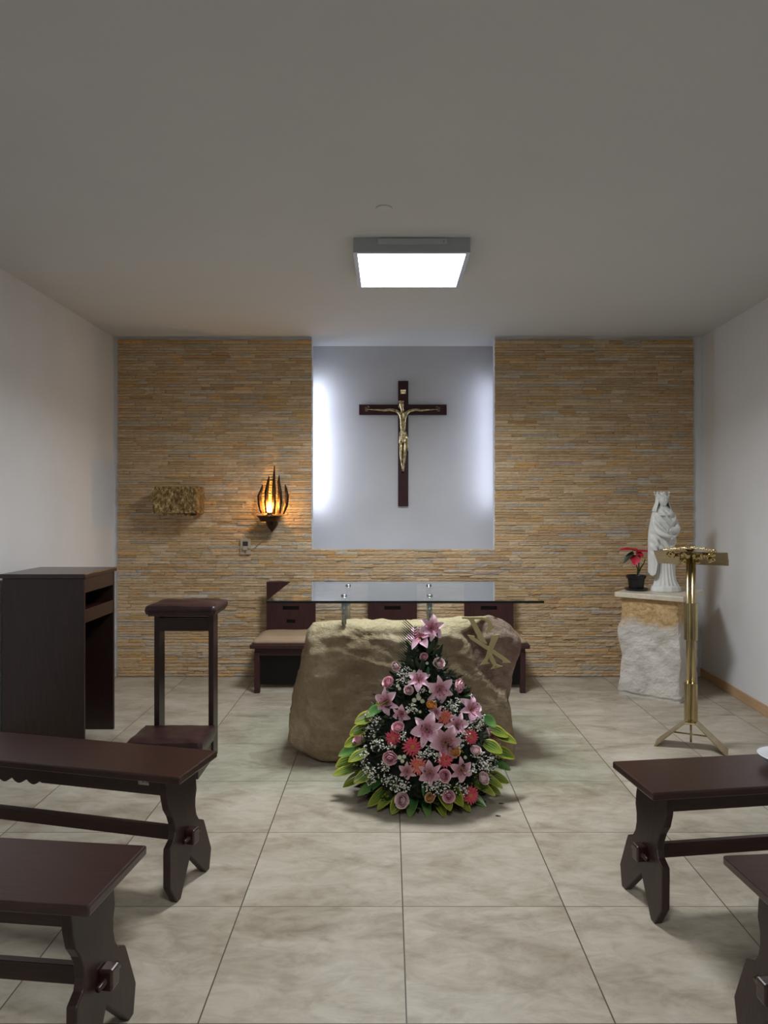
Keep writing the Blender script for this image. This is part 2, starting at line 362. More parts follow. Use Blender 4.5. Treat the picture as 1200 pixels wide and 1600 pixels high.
# split-face cladding, strip by strip, in one surface
vs, fs, cs = [], [], []
pal = [((230, 204, 167), 5), ((224, 196, 158), 5), ((234, 212, 180), 5), ((216, 188, 152), 4), ((226, 198, 160), 4), ((216, 204, 184), 1.6), ((212, 201, 186), 1.2), ((232, 193, 140), 2.5), ((214, 180, 138), 1.6), ((224, 213, 198), .9)]
pc = [s2l(p[0]) for p in pal]; pw = [p[1] for p in pal]
rs = random.Random(3)
def strip(x0, x1, z0, z1, col, y0):
    nx = max(2, int((x1-x0)/.022)); o = len(vs); dy = []
    sl = rs.uniform(-.004, .004); hz = z1-z0; g = .0007
    for k in (0, 1, 2, 3):
        for i in range(nx+1):
            x = x0+g+(x1-x0-2*g)*i/nx; zz = [z0+g, z0+hz*.3, z0+hz*.72, z1-g][k]
            yy = y0+sl*(i/nx-.5)+rs.uniform(-.0022, .0022)+(.003 if k in (0, 3) else 0)+(.0015 if i in (0, nx) else 0)
            vs.append((x, yy, zz))
    for k in range(3):
        for i in range(nx): a = o+k*(nx+1)+i; fs.append((a, a+1, a+nx+2, a+nx+1)); cs.append(col)
    top = o+3*(nx+1); b = len(vs)     # returns to the wall behind
    for i in range(nx+1): vs.append((vs[o+i][0], FB, z0+g))
    for i in range(nx+1): vs.append((vs[top+i][0], FB, z1-g))
    for i in range(nx):
        fs.append((o+i, b+i, b+i+1, o+i+1)); cs.append(col)
        fs.append((top+i, top+i+1, b+nx+1+i+1, b+nx+1+i)); cs.append(col)
    fs.append((o, o+nx+1, o+2*nx+2, top, b+nx+1, b)); cs.append(col)
    fs.append((o+nx, b+nx, b+2*nx+1, top+nx, o+3*nx+2, o+2*nx+1)); cs.append(col)
SL, SR = -2.329, 2.612
def course(x0, x1, z0, z1):
    x = x0+ (0 if rs.random() < .5 else 0)
    while x < x1-1e-4:
        ln = rs.choice([.09, .12, .15, .19, .24, .30])*rs.uniform(.8, 1.2)
        if x+ln > x1-.05: ln = x1-x
        col = rs.choices(pc, pw)[0]; k = rs.uniform(.88, 1.06); col = tuple(q*k for q in col)
        if ln > .14 and z1-z0 > .026 and rs.random() < .2:
            zm = (z0+z1)/2; strip(x, x+ln, z0, zm, col, WY-rs.uniform(-.002, .007)); strip(x, x+ln, zm, z1, tuple(q*rs.uniform(.85, 1.1) for q in col), WY-rs.uniform(-.002, .007))
        else: strip(x, x+ln, z0, z1, col, WY-rs.uniform(-.003, .008))
        x += ln
z = .003
while z < 2.897:
    h = rs.choice([.020, .024, .027, .031])
    if z < SILL and z+h > SILL-.012: h = SILL-z if z < SILL-.010 else h
    if z+h > 2.897: h = 2.898-z
    if z+h <= SILL+.001: course(SL+rs.uniform(-.004, .003), SR+rs.uniform(-.003, .004), z, z+h)
    else:
        course(SL+rs.uniform(-.004, .003), NX0+rs.uniform(-.003, .004), z, z+h); course(NX1+rs.uniform(-.004, .003), SR+rs.uniform(-.003, .004), z, z+h)
    z += h
me = bpy.data.meshes.new('wall_back'); me.from_pydata(vs, [], fs)
la = me.color_attributes.new('stone', 'FLOAT_COLOR', 'CORNER')
buf = []
for p, c in zip(me.polygons, cs): buf += [c[0], c[1], c[2], 1]*p.loop_total
la.data.foreach_set('color', buf)
me.materials.append(MT['stone']); o = bpy.data.objects.new('wall_back', me); COL.objects.link(o); structure(o)

# skirting
structure(MB().box(WL, WL+.012, YR, WY+.012, 0, .075).build('baseboard_left', 'base', bevel=.003))
m = MB(); m.add([(wr(YR)-.012, YR, 0), (wr(FB)-.012, FB, 0), (wr(FB), FB, 0), (wr(YR), YR, 0), (wr(YR)-.012, YR, .075), (wr(FB)-.012, FB, .075), (wr(FB), FB, .075), (wr(YR), YR, .075)],
    [(0, 1, 2, 3), (4, 5, 6, 7), (0, 1, 5, 4), (1, 2, 6, 5), (2, 3, 7, 6), (3, 0, 4, 7)])
structure(m.build('baseboard_right', 'base', bevel=.003))

# LED strips (thin profile with a lit face) behind the stone edges
for sx_, x in ((1, -.699), (-1, .943)):
    nm = 'on the left side of the niche' if sx_ > 0 else 'on the right side of the niche'
    r = empty('led_strip', (x, 6.297, 1.44), 0, 'cool white LED strip hidden behind the stone '+nm, 'light strip', 'LED strips of the niche')
    MB().box(-.010, .003, -.008, .008, 0, 1.16).build('profile', 'alu', r)
    MB().box(.0032 if sx_ > 0 else -.0125, .0050 if sx_ > 0 else -.0105, -.005, .005, 0, 1.16).build('lit_band', 'led', r)

# ceiling panels
def panel(loc, label, mat):
    r = empty('ceiling_light', loc, 0, label, 'ceiling light', 'square LED ceiling panels')
    h, W = .076, .316
    m = MB()
    m.box(-W, W, -W, -W+.012, -h, 0); m.box(-W, W, W-.012, W, -h, 0); m.box(-W, -W+.012, -W+.012, W-.012, -h, 0); m.box(W-.012, W, -W+.012, W-.012, -h, 0)
    m.build('housing', 'lamp_metal', r, bevel=.002)
    m = MB(); a, b = W+.001, W-.022
    m.box(-a, a, -a, -b, -h-.006, -h); m.box(-a, a, b, a, -h-.006, -h); m.box(-a, -b, -b, b, -h-.006, -h); m.box(b, a, -b, b, -h-.006, -h)
    m.build('frame', 'alu', r, bevel=.001)
    MB().box(-b, b, -b, b, -h-.004, -h-.001).build('diffuser', mat, r)
    q = MB().box(-.185, .190, -W-.007, -W, -.040, -.006).build('cover_plate', 'alu', r, bevel=.002)
    MB().ball((.172, -W-.008, -.024), .004).build('screw', 'steel', q)
panel((.1225, 4.132, CEIL), 'square white LED panel glowing on the ceiling above the altar', 'panel')
panel((.1225, .35, CEIL), 'square white LED panel on the ceiling behind the viewer', 'panel_rear')
c = at(600, 325, 3.44); tag(MB().lathe([(.041, 0), (.041, -.004), (.036, -.0055), (.03, -.004), (.0005, -.004)], (c.x, 3.44, CEIL), 28).build('ceiling_cover_disc', 'ceiling', smooth=True), 'small round painted cover disc on the ceiling nearer than the light panel', 'ceiling cover')

# ------------------------------------------------------------------ altar boulder
RY = 4.15
outl = [(451,1139),(454,1108),(466,1055),(478,1010),(481,984),(491,969),(535,968),(580,970),(627,970),(688,967),(719,965),(765,964),(797.5,974),(815,1001),(813,1020),(803,1047),(799,1070),(794,1093),(797.5,1123),(799.5,1147),(800,1165),(785,1180),(700,1186),(600,1185),(546,1183),(512,1184),(489,1180),(462,1167),(450,1154)]
OP = [(lambda p: (p.x, max(0.002, p.z)))(at(a, b, RY)) for a, b in outl]
rcx, rcz = .10, .40
def R_of(th):
    d = (math.cos(th), math.sin(th)); best = .1
    for i in range(len(OP)):
        x1, z1 = OP[i][0]-rcx, OP[i][1]-rcz; x2, z2 = OP[(i+1) % len(OP)][0]-rcx, OP[(i+1) % len(OP)][1]-rcz
        ex, ez = x2-x1, z2-z1; den = d[0]*ez-d[1]*ex
        if abs(den) < 1e-9: continue
        t_ = (x1*ez-z1*ex)/den; s_ = (x1*d[1]-z1*d[0])/den
        if t_ > 0 and -1e-6 <= s_ <= 1+1e-6: best = max(best, t_)
    return best
chip = [(774,963),(722,990),(733,1012),(742,1045),(765,1070),(790,1087),(798,1110),(812,1090),(830,1010),(815,960)]
CP = [(lambda p: (p.x, p.z))(at(a, b, 4.02)) for a, b in chip]
def sd(px, pz, P):
    dm = 9; ins = False
    for i in range(len(P)):
        x1, z1 = P[i]; x2, z2 = P[(i+1) % len(P)]; ex, ez = x2-x1, z2-z1
        t_ = max(0, min(1, ((px-x1)*ex+(pz-z1)*ez)/(ex*ex+ez*ez))); dm = min(dm, math.hypot(px-x1-ex*t_, pz-z1-ez*t_))
        if (z1 > pz) != (z2 > pz) and px < (x2-x1)*(pz-z1)/(z2-z1)+x1: ins = not ins
    return dm if ins else -dm
NT_, NP_ = 220, 120
def smooth(a, b, x): x = max(0, min(1, (x-a)/(b-a))); return x*x*(3-2*x)
vs = []; cc = []
Rs = [R_of(2*PI*j/NT_) for j in range(NT_)]
for i in range(NP_+1):
    ph = -PI/2+PI*i/NP_; cph, sph = math.cos(ph), math.sin(ph)
    ee = .22 if sph < 0 else .35
    s_ = max(0, cph)**ee if i not in (0, NP_) else 0
    # spread rings evenly over the flat faces
    q = abs(i/NP_*2-1); 
    if q > .45: s_ = min(s_, (1-q)/.55*.965)if s_ > .0 else 0
    yy = (-(.165) if sph < 0 else .55)*(abs(sph)**(.30 if sph < 0 else .5))
    for j in range(NT_):
        th = 2*PI*j/NT_; R = Rs[j]*s_
        x, z, y = rcx+R*math.cos(th), rcz+R*math.sin(th), RY+yy
        if yy > 0: z -= .17*yy*smooth(.2, .8, z/.8)
        vs.append([x, y, z])
for k, p in enumerate(vs):
    v3 = Vector(p); x, y, z = p
    d = Vector((x-rcx, (y-4.3)*1.2, z-rcz)); d.normalize()
    n_ = noise.fractal(v3*2.3, .9, 2.1, 4)*.020 + noise.fractal(Vector((x*5, y*5, z*11)), .8, 2.1, 4)*.009
    rd = noise.noise(Vector((x*3.1+5, z*8, y*2)))
    n_ += .010*(abs(rd))*(1 if z > .45 else .5)
    rg = 1-abs(noise.noise(Vector((x*2.6+y, z*4.2+x*1.3, y*2.4+3))))*2; n_ -= .016*max(0, rg-.55)/.45
    rg = 1-abs(noise.noise(Vector((x*8, z*10-x*5, y*7))))*2; n_ -= .006*max(0, rg-.5)/.5
    st_ = z*9+x*1.1+noise.noise(Vector((x*2, y*2, z*3)))*1.4; n_ += .008*((st_ % 1)**3)*smooth(.25, .6, z)
    front = smooth(4.14, 4.02, y)
    edge_ = sd(x, z, OP)
    dd = sd(x, z, CP)+.012*noise.noise(Vector((x*14, 0, z*14)))
    cm = smooth(-.004, .012, dd)*smooth(4.25, 4.12, y)
    nd = d.copy()
    if front > 0: nd = (d*(1-front)+Vector((0, -1, 0))*front).normalized()
    v3 += nd*n_*(1.0)
    # upper band of the face breaks back towards the top
    v3.y += front*(.030*smooth(.715, .745, z+.05*noise.fractal(Vector((x*5, 1, 0)), .8, 2, 4))+.018*smooth(.74, .80, z))
    v3.y += front*.07*smooth(-.40, -.52, x+.10*(z-.4))
    v3.y += front*(.05*(1-z/.8))*0 + cm*.052 + cm*.050*smooth(.50, .80, x)
    tz = smooth(.73, .775, z+.02*noise.noise(Vector((x*9, y*9, 3))))*(1-cm)  # mask for the light painted along the top
    vs[k] = (v3.x, v3.y, max(0.0, v3.z)); cc.append((cm, tz*.8, 0))
fs = [(i*NT_+j, i*NT_+(j+1) % NT_, (i+1)*NT_+(j+1) % NT_, (i+1)*NT_+j) for i in range(NP_) for j in range(NT_)]
boulder = MB().add(vs, fs, cc).build('altar_boulder', 'rock', smooth=False, attr='rock')
bm = bmesh.new(); bm.from_mesh(boulder.data); bmesh.ops.remove_doubles(bm, verts=bm.verts, dist=.0004); bm.to_mesh(boulder.data); bm.free(); boulder.data.shade_smooth()
tag(boulder, 'huge rough ochre boulder serving as altar base under the glass top', 'altar stone')

# brass christogram standing off the boulder
def cp(x, y): return (700+x*.13333, 940+y*.13333)
shapes = [
    [(165,181),(300,181),(310,215),(460,492),(440,498),(372,462),(250,222),(225,205),(165,200)],
    [(290,181),(400,181),(480,205),(522,262),(522,312),(485,352),(455,384),(433,350),(468,295),(466,250),(430,222),(380,210),(300,208)],
    [(480,645),(515,612),(575,738),(642,764),(505,797),(532,752),(492,690)],
    [(480,385),(515,395),(600,380),(590,420),(510,590),(458,703),(488,722),(375,742),(400,712),(435,660),(500,450),(505,405)],
    [(230,393),(312,403),(318,432),(460,517),(560,580),(680,665),(742,716),(636,720),(648,698),(540,622),(430,552),(262,440)]]
EY = 3.915
r = empty('christogram_emblem', tuple(at(766, 1005, EY+.03)), 0, 'flat brass chi rho emblem fixed on the broken face of the boulder', 'emblem')
for i, (nm, sh) in enumerate(zip(('rho_stem', 'rho_bowl', 'rho_foot', 'chi_stroke', 'chi_cross_stroke'), shapes)):
    pts = [at(*cp(a, b), EY) for a, b in sh]; off = (0, 0, .006, -.006, 0)[i]
    base_ = Vector(r.location); m = MB()
    def fn(a, b, t_): return Vector((a, EY+off*1+t_+(.84-b)*(-.0)+.0, b))-base_
    m.prism([(p.x, p.z) for p in pts], fn, 0, .007); m.build(nm, 'emblem', r, bevel=.0008)
for a, b in ((330,300),(480,560),(560,765),(500,280)):
    p = at(*cp(a, b), EY)-Vector(r.location); MB().tube([p+Vector((0, .006, 0)), p+Vector((0, .09, 0))], .004, 8).build('fixing_pin', 'emblem', r)

from mathutils.bvhtree import BVHTree
BV = BVHTree.FromPolygons([v_.co.copy() for v_ in boulder.data.vertices], [tuple(p.vertices) for p in boulder.data.polygons])
# glass top on four steel posts
GZ = .957
fl, frt = at(416, 939, (CAM_H-GZ)*F_PX/151), at(851, 940, (CAM_H-GZ)*F_PX/151.5)
gx0, gx1, gy0, gy1 = fl.x, frt.x, fl.y, 4.775
r = empty('glass_altar_top', ((gx0+gx1)/2, (gy0+gy1)/2, GZ), 0, 'clear glass altar top on short steel posts above the boulder', 'glass table top')
hx, hy = (gx1-gx0)/2, (gy1-gy0)/2
m = MB(); m.box(-hx, hx, -hy, hy, -.012, 0); m.mi = [2, 0, 1, 1, 1, 1]
m.build('glass_sheet', ['glass', 'glass_edge', 'glass_under'], r)
for (px, v_) in ((537.5, 143), (544, 127), (671.5, 143), (670, 127)):
    Y = (CAM_H-GZ)*F_PX/v_; X = (px-VPX)*Y/F_PX; x, y = X-r.location.x, Y-r.location.y
    zb_ = max(BV.ray_cast(Vector((X+.016*math.cos(k), Y+.016*math.sin(k), 1)), Vector((0, 0, -1)))[0].z for k in range(7))-GZ+.002
    p = MB().tube([(x, y, zb_), (x, y, -.024)], .0125, 16)
    for k in range(10):
        a = 2*PI*k/10; p.tube([(x+.0125*math.cos(a), y+.0125*math.sin(a), zb_+.004), (x+.0125*math.cos(a), y+.0125*math.sin(a), -.03)], .002, 5)
    po = p.build('post', 'steel', r, smooth=True)
    MB().lathe([(.02, -.024), (.02, -.0125), (.0005, -.0125)], (x, y, 0), 20).build('collar', 'steel', po)
    MB().lathe([(.0005, .0005), (.018, .0005), (.018, .005), (.012, .009), (.0005, .010)], (x, y, 0), 20).build('cap', 'steel', po, smooth=True)

# ------------------------------------------------------------------ crucifix in the niche
KY = NBACK-.03
c0 = at(630, 640, KY)
r = empty('crucifix', (c0.x, NBACK, c0.z), 0, 'dark wooden crucifix with brass figure hanging in the lit niche', 'crucifix')
s_ = KY/F_PX
bw = 8*s_
MB().box(-bw, bw, -.028, -.004, -151*s_, 45*s_).build('upright', 'wood_cross', r, bevel=.002)
MB().box(-69*s_, 68*s_, -.0285, -.0045, -8*s_, 8*s_).build('crossbar', 'wood_cross', r, bevel=.002)
# figure: one continuous skinned body
def skin(name, verts, edges, mat, parent, sub=2, smoothsh=True, root=0):
    me = bpy.data.meshes.new(name); me.from_pydata([v_[0] for v_ in verts], edges, [])
    o = bpy.data.objects.new(name, me); COL.objects.link(o); me.materials.append(MT[mat])
    md = o.modifiers.new('skin', 'SKIN'); md.use_smooth_shade = True; md.branch_smoothing = .4
    for i, v_ in enumerate(verts):
        rr = v_[1]; me.skin_vertices[0].data[i].radius = rr if hasattr(rr, '__len__') else (rr, rr)
        me.skin_vertices[0].data[i].use_root = (i == root)
    sb = o.modifiers.new('sub', 'SUBSURF'); sb.levels = sub; sb.render_levels = sub
    if parent: o.parent = parent
    return o
def fp(px, py, y=-.05): return ((px-630)*s_, y, (640-py)*s_)
V = [(fp(629.5, 685, -.052), (.030, .022)), (fp(629.5, 673), (.024, .018)), (fp(629.5, 663, -.056), (.030, .023)), (fp(629.5, 652, -.058), (.038, .026)), (fp(629, 643, -.056), (.018, .016)),
     (fp(628, 639, -.066), (.016, .016)), (fp(627, 633.5, -.076), (.024, .027)), (fp(626.3, 629, -.074), (.017, .02)),
     (fp(620, 642.5), .016), (fp(610, 640.5, -.044), .0135), (fp(600, 641.5, -.04), .011), (fp(588, 640.5, -.038), .0075), (fp(579, 640, -.037), (.008, .0055)), (fp(574, 640, -.037), (.006, .004)),
     (fp(639, 642.5), .016), (fp(649, 640.5, -.044), .0135), (fp(658, 641.5, -.04), .011), (fp(670, 640.5, -.038), .0075), (fp(679, 640, -.037), (.008, .0055)), (fp(684, 640, -.037), (.006, .004)),
     (fp(626.8, 692), .020), (fp(626.6, 705, -.060), .0155), (fp(626.4, 714, -.058), .013), (fp(628.3, 727, -.046), .0092), (fp(629, 732, -.046), .0075), (fp(628.2, 737, -.060), (.008, .006)),
     (fp(632.4, 692), .020), (fp(632.6, 705, -.062), .0155), (fp(632, 714, -.058), .013), (fp(630.8, 727, -.048), .0092), (fp(630.6, 732, -.05), .0075), (fp(629.8, 737, -.066), (.008, .006))]
E = [(0, 1), (1, 2), (2, 3), (3, 4), (4, 5), (5, 6), (6, 7), (3, 8), (8, 9), (9, 10), (10, 11), (11, 12), (12, 13), (3, 14), (14, 15), (15, 16), (16, 17), (17, 18), (18, 19),
     (0, 20), (20, 21), (21, 22), (22, 23), (23, 24), (24, 25), (0, 26), (26, 27), (27, 28), (28, 29), (29, 30), (30, 31)]
fig = skin('figure', V, E, 'figure_brass', r); fig['label'] = 'brass figure with outstretched arms and bowed head'
for sgn, ex in ((-1, 574), (1, 684)):              # fingers
    m = MB()
    for k in range(4):
        p = Vector(fp(ex, 640-3+k*1.8, -.037)); m.tube([p-Vector((sgn*.006, 0, 0)), p+Vector((sgn*.012, -.002, 0)), p+Vector((sgn*(.022-abs(k-1.5)*.002), -.008, 0))], [.0024, .0022, .0014], 6)
    p = Vector(fp(ex-sgn*3, 637, -.04)); m.tube([p, p+Vector((sgn*.008, -.004, .008)), p+Vector((sgn*.014, -.006, .011))], [.003, .0025, .0015], 6)
    m.build('hand', 'figure_brass', fig, smooth=True)
def cloth(u, v_):
    a = 2*PI*v_; z0 = 682-10*(1-u)*0; py = 676+u*17+1.2*math.sin(a*2); rr = (.030+.004*u+.003*math.sin(a*9+u*4))
    b = fp(629.5, py, -.052); return (b[0]+rr*math.cos(a), b[1]+rr*.72*math.sin(a), b[2])
m = MB().grid(cloth, 8, 48, closed=True); m.tube([fp(634.5, 678, -.062), fp(636, 686, -.06), fp(636.5, 697, -.055), fp(637, 705, -.052)], [.006, .009, .007, .003], 8)
m.build('loincloth', 'figure_brass', fig, smooth=True, solid=.004)
m = MB()
for k in range(3):
    pts = []
    for q in range(25):
        a = 2*PI*q/24; b = Vector(fp(626.6, 630, -.072)); pts.append(b+Vector((.021*math.cos(a)+.002*math.sin(a*5+k*2), .020*math.sin(a), -.004*math.sin(a)+.004*math.sin(a*4+k*2)+k*.003)))
    m.tube(pts, .0024, 6)
for q in range(12):
    a = 2*PI*q/12; b = Vector(fp(626.6, 630, -.072))+Vector((.021*math.cos(a), .020*math.sin(a), .004)); m.tube([b, b+Vector((.008*math.cos(a), .008*math.sin(a), .007*(-1)**q))], [.0018, .0004], 5)
m.build('crown_of_thorns', 'figure_brass', fig, smooth=True)
m = MB()
for k in range(9):
    a = PI*(.05+.9*k/8); b = Vector(fp(627, 633, -.068)); m.tube([b+Vector((.017*math.cos(a), .006+.010*math.sin(a), .008)), b+Vector((.022*math.cos(a), .008, -.014)), b+Vector((.017*math.cos(a+.2), 0, -.034))], [.005, .005, .002], 6)
m.build('hair', 'figure_brass', fig, smooth=True)
pl = MB().box(-.026, .026, -.0335, -.029, 24.6*s_, 31.2*s_); pq = pl.build('title_plate', 'figure_brass', r, bevel=.002)
def text(body, size, loc, rot, parent, mat, name, ext=.0008):
    c_ = bpy.data.curves.new(name, 'FONT'); c_.body = body; c_.size = size; c_.align_x = 'CENTER'; c_.align_y = 'CENTER'; c_.extrude = ext
    tmp = bpy.data.objects.new(name, c_); COL.objects.link(tmp); bpy.context.view_layer.update()
    me = bpy.data.meshes.new_from_object(tmp.evaluated_get(bpy.context.evaluated_depsgraph_get())); bpy.data.objects.remove(tmp); me.name = name
    me.materials.clear(); me.materials.append(MT[mat]); o = bpy.data.objects.new(name, me); COL.objects.link(o); o.location = loc; o.rotation_euler = rot; o.parent = parent; return o
text('INRI', .028, (0, -.0345, 27.9*s_), (PI/2, 0, 0), pq, 'iron', 'lettering')

# ------------------------------------------------------------------ tabernacle box
r = empty('tabernacle_box', (-1.767, WY-.008, 1.406), 0, 'hammered gilt metal box mounted high on the stone wall', 'tabernacle')
rr_ = random.Random(5)
def hammered(m, o, ex, ez, nx, nz, nrm):
    m.grid(lambda u, v_: o+ex*u+ez*v_+nrm*(rr_.uniform(0, .006) if 0 < u < 1 and 0 < v_ < 1 else .0), nx, nz)
m = MB(); X, D, Hh = .185, .225, .222
m.box(-X, X, -D, 0, 0, Hh)
hammered(m, Vector((-X, -D-.001, 0)), Vector((2*X, 0, 0)), Vector((0, 0, Hh)), 60, 26, Vector((0, -1, 0)))
hammered(m, Vector((X+.001, -D, 0)), Vector((0, D, 0)), Vector((0, 0, Hh)), 26, 26, Vector((1, 0, 0)))
m.build('casing', 'gilt', r)
m = MB(); m.box(-X+.08, X-.03, -D+.012, -.01, -.022, 0); m.build('base_plinth', 'gilt', r, bevel=.003)
MB().box(X-.06, X-.012, -D+.002, -D+.03, -.018, -.002).build('lock', 'iron', r)

# ------------------------------------------------------------------ wall candle lamp
LY = 5.93; lc = at(420.5, 806, LY)
r = empty('flame_wall_lamp', (lc.x, WY-.01, lc.z), 0, 'bronze flame-shaped wall lamp with a glowing candle bulb', 'wall lamp')
ly = LY-(WY-.01)
def lp(px, py, y=0): return ((px-420.5)*LY/F_PX, ly+y, (806-py)*LY/F_PX)
m = MB().lathe([(.0005, -.046), (.075, -.046), (.088, -.020), (.107, 0), (.100, .003), (.082, -.012), (.0005, -.014)], (0, ly, 0), 40, fn=lambda a, z: 1+.015*math.sin(a*7)); m.build('dish', 'iron', r, smooth=False, bevel=.001)
m = MB().lathe([(.004, -.135), (.014, -.122), (.030, -.105), (.046, -.075), (.052, -.047), (.0005, -.046)], (.02, ly+.03, 0), 24, fn=lambda a, z: 1+.05*math.sin(a*9)); m.build('bracket_cup', 'iron', r)
MB().box(-.02, .05, ly+.03, 0, -.085, -.05).build('wall_arm', 'iron', r, bevel=.004)
blades = [((407.5,802),(404.5,788),(404,775),(407.5,764),(408.5,757), .06), ((414.5,802),(414,785),(414.5,768),(417,752),(418,743), .085), ((425,804),(426,785),(426,765),(426,745),(426.4,727), .09),
          ((434.5,802),(436,785),(436,768),(434,752),(434.3,742), .075), ((441,803),(446,790),(447.6,775),(446,764),(444.5,757), .05)]
for i, b in enumerate(blades):
    yb = b[5]-.02; P = [Vector(lp(p[0], p[1], yb)) for p in b[:5]]; Wd = [.012, .019, .018, .011, .002] if i != 2 else [.014, .020, .018, .011, .002]
    pts = []; wd = []
    for k in range(17):
        t_ = k/16*4; a = min(3, int(t_)); f = t_-a; pts.append(P[a].lerp(P[a+1], f)); wd.append(Wd[a]*(1-f)+Wd[a+1]*f)
    m = MB()
    def bf(u, v_):
        k = u*16; a = min(15, int(k)); p = pts[a].lerp(pts[a+1], k-a); w_ = wd[a]*(1-(k-a))+wd[a+1]*(k-a)
        s2 = (v_-.5)*2; nn = noise.noise(Vector((u*13+i*3, s2*3, 0)))*.003*(1-u)
        return p+Vector((s2*w_*.9+nn, .010*abs(s2)+nn-.012*math.sin(u*PI), 0))
    m.grid(bf, 24, 6); m.build('flame_blade', 'iron', r, smooth=False, solid=.004)
m = MB().lathe([(.034, -.010), (.034, .004), (.028, .010), (.020, .012), (.020, .026), (.0005, .026)], lp(421, 806), 24); m.build('bulb_holder', 'iron', r, bevel=.001)
m = MB().lathe([(.016, 0), (.022, .012), (.024, .024), (.019, .042), (.010, .060), (.003, .074), (.0004, .076)], (lp(421, 800.5)), 20); m.build('candle_bulb', 'flame', r, smooth=True)
blo.location = (lc.x, LY+.045, lc.z+.085)
# power point and cord
sp_ = at(383.5, 854, WY-.016)
r2 = empty('wall_socket', (sp_.x, WY-.013, sp_.z), 0, 'beige wall socket plate with a plug below the wall lamp', 'socket')
MB().box(-.045, .045, -.008, .012, -.068, .068).build('face_plate', 'socket', r2, bevel=.004)
MB().box(-.022, .022, -.011, -.008, .006, .044).build('upper_outlet', 'socket_dark', r2, bevel=.003)
MB().box(-.020, .020, -.030, -.008, -.030, .002).build('plug', 'socket', r2, bevel=.005)
MB().ball((0, -.011, -.050), .005).build('screw', 'socket_dark', r2)
pts = [Vector((sp_.x+.018, WY-.038, sp_.z-.012))]+[at(a, b, WY-.020) for a, b in ((392,858),(398,856),(404,850),(410,845),(416,841),(420,835))]+[Vector((lc.x+.02, LY+.03, lc.z-.128))]
tag(MB().tube(pts, .0028, 8).build('lamp_cord', 'cable', smooth=True), 'thin pale cord hanging from the flame lamp to the wall socket', 'cord')

# ------------------------------------------------------------------ pedestal, statue, plant
PA, PB_ = Vector((1.80, 5.50)), Vector((2.15, 5.225)); ux = (PB_-PA).normalized(); uy = Vector((-ux.y, ux.x))
pw_, pd_ = (PB_-PA).length, .50
pc_ = PA+ux*pw_/2+uy*pd_/2; rz = math.atan2(ux.y, ux.x)
r = empty('stone_pedestal', (pc_.x, pc_.y, 0), rz, 'rough pale limestone block with a cream marble slab on top, in the corner', 'pedestal')
def ped(face):
    pass
m = MB(); N = 34; vs = []; idx = {}
nz = 40; per = []
for k in range(4*24):
    t_ = k/24; a = int(t_); f = t_-a
    cor = [(-1, -1), (1, -1), (1, 1), (-1, 1)]; p0, p1 = cor[a], cor[(a+1) % 4]; per.append((p0[0]*(1-f)+p1[0]*f, p0[1]*(1-f)+p1[1]*f))
def pf(u, v_):
    z = u*.762; k = int(round(v_*96)) % 96; x, y = per[k]
    g = 1-.06*max(abs(x), abs(y))*0
    rnd = 1-.055*(abs(x*y))**6
    wv = .5*(1+math.tanh((z-.36)*9)); left = -x if x < 0 else 0
    hw = pw_/2*(1.03-.02*math.sin(z*7)); hd = pd_/2
    X = x*hw*rnd; Y = y*hd*rnd
    X += left*(-.012+.030*smooth(.45, .62, z)-.02*smooth(.1, .0, z)-.015*smooth(.3, .45, z))
    if x > 0: X -= x*.02*smooth(.3, .7, z)
    q = Vector((X*5, Y*5, z*5)); n_ = noise.fractal(q, .8, 2, 5)*.016+noise.noise(q*3)*.006
    L = Vector((x, y, 0)); L.normalize() if L.length else None
    if z < .03: n_ -= .012
    return (X+L.x*n_, Y+L.y*n_, z+(.010*noise.noise(Vector((x*2, y*2, 5))) if 0 < u < 1 else 0))
m.grid(pf, 44, 96, closed=True)
n96 = 96; m.add([m.v[i] for i in range(96)], [tuple(range(96))]); m.add([m.v[44*96+i] for i in range(96)], [tuple(range(96))])
m.build('block', 'limestone', r, smooth=False)
hw, hd = pw_/2+.035, pd_/2+.035
m = MB(); m.box(-hw, hw, -hd, hd, .762, .800); m.build('slab', 'marble_top', r, bevel=.004)
PZ = .800

# crowned statue
sY = 5.52; sc0 = at(1040, 925, sY)
r = empty('crowned_statue', (sc0.x, sY, PZ), math.radians(8), 'white plaster statue of a crowned veiled woman on the stone pedestal', 'statue')
U = .000589; CX = 352
def sx_(x): return (x-CX)*U
def sz_(y): return (1475-y)*U
def interp(tab, z):
    if z <= tab[0][0]: return tab[0][1:]
    for a, b in zip(tab, tab[1:]):
        if z <= b[0]:
            f = (z-a[0])/(b[0]-a[0]); f = f*f*(3-2*f)*.5+f*.5; return tuple(p*(1-f)+q*f for p, q in zip(a[1:], b[1:]))
    return tab[-1][1:]
m = MB().lathe([(.118, 0), (.122, .012), (.116, .040), (.095, .052), (.0005, .052)], (sx_(355), 0, 0), 12, sy=.72); m.build('plinth', 'plaster', r, bevel=.004)
# gown: pleated column flaring to the plinth
gt = [(.045, sx_(360), .098, .070), (.09, sx_(352), .080, .062), (.14, sx_(348), .070, .056), (.22, sx_(345), .066, .052), (.34, sx_(330), .070, .052), (.42, sx_(325), .072, .052), (.46, sx_(320), .066, .048)]
def gown(u, v_):
    z = .045+.415*u; cx, rx, ry = interp(gt, z); a = 2*PI*v_
    fo = 1+.055*math.sin(a*17+z*6)*smooth(.42, .1, z)+.025*math.sin(a*7+z*20)
    return (cx+rx*math.cos(a)*fo, ry*math.sin(a)*fo, z)
MB().grid(gown, 40, 150, closed=True).build('gown', 'plaster', r, smooth=True)
MB().box(sx_(330), sx_(492), -.005, .060, .05, .225).build('support_block', 'plaster', r, bevel=.008)
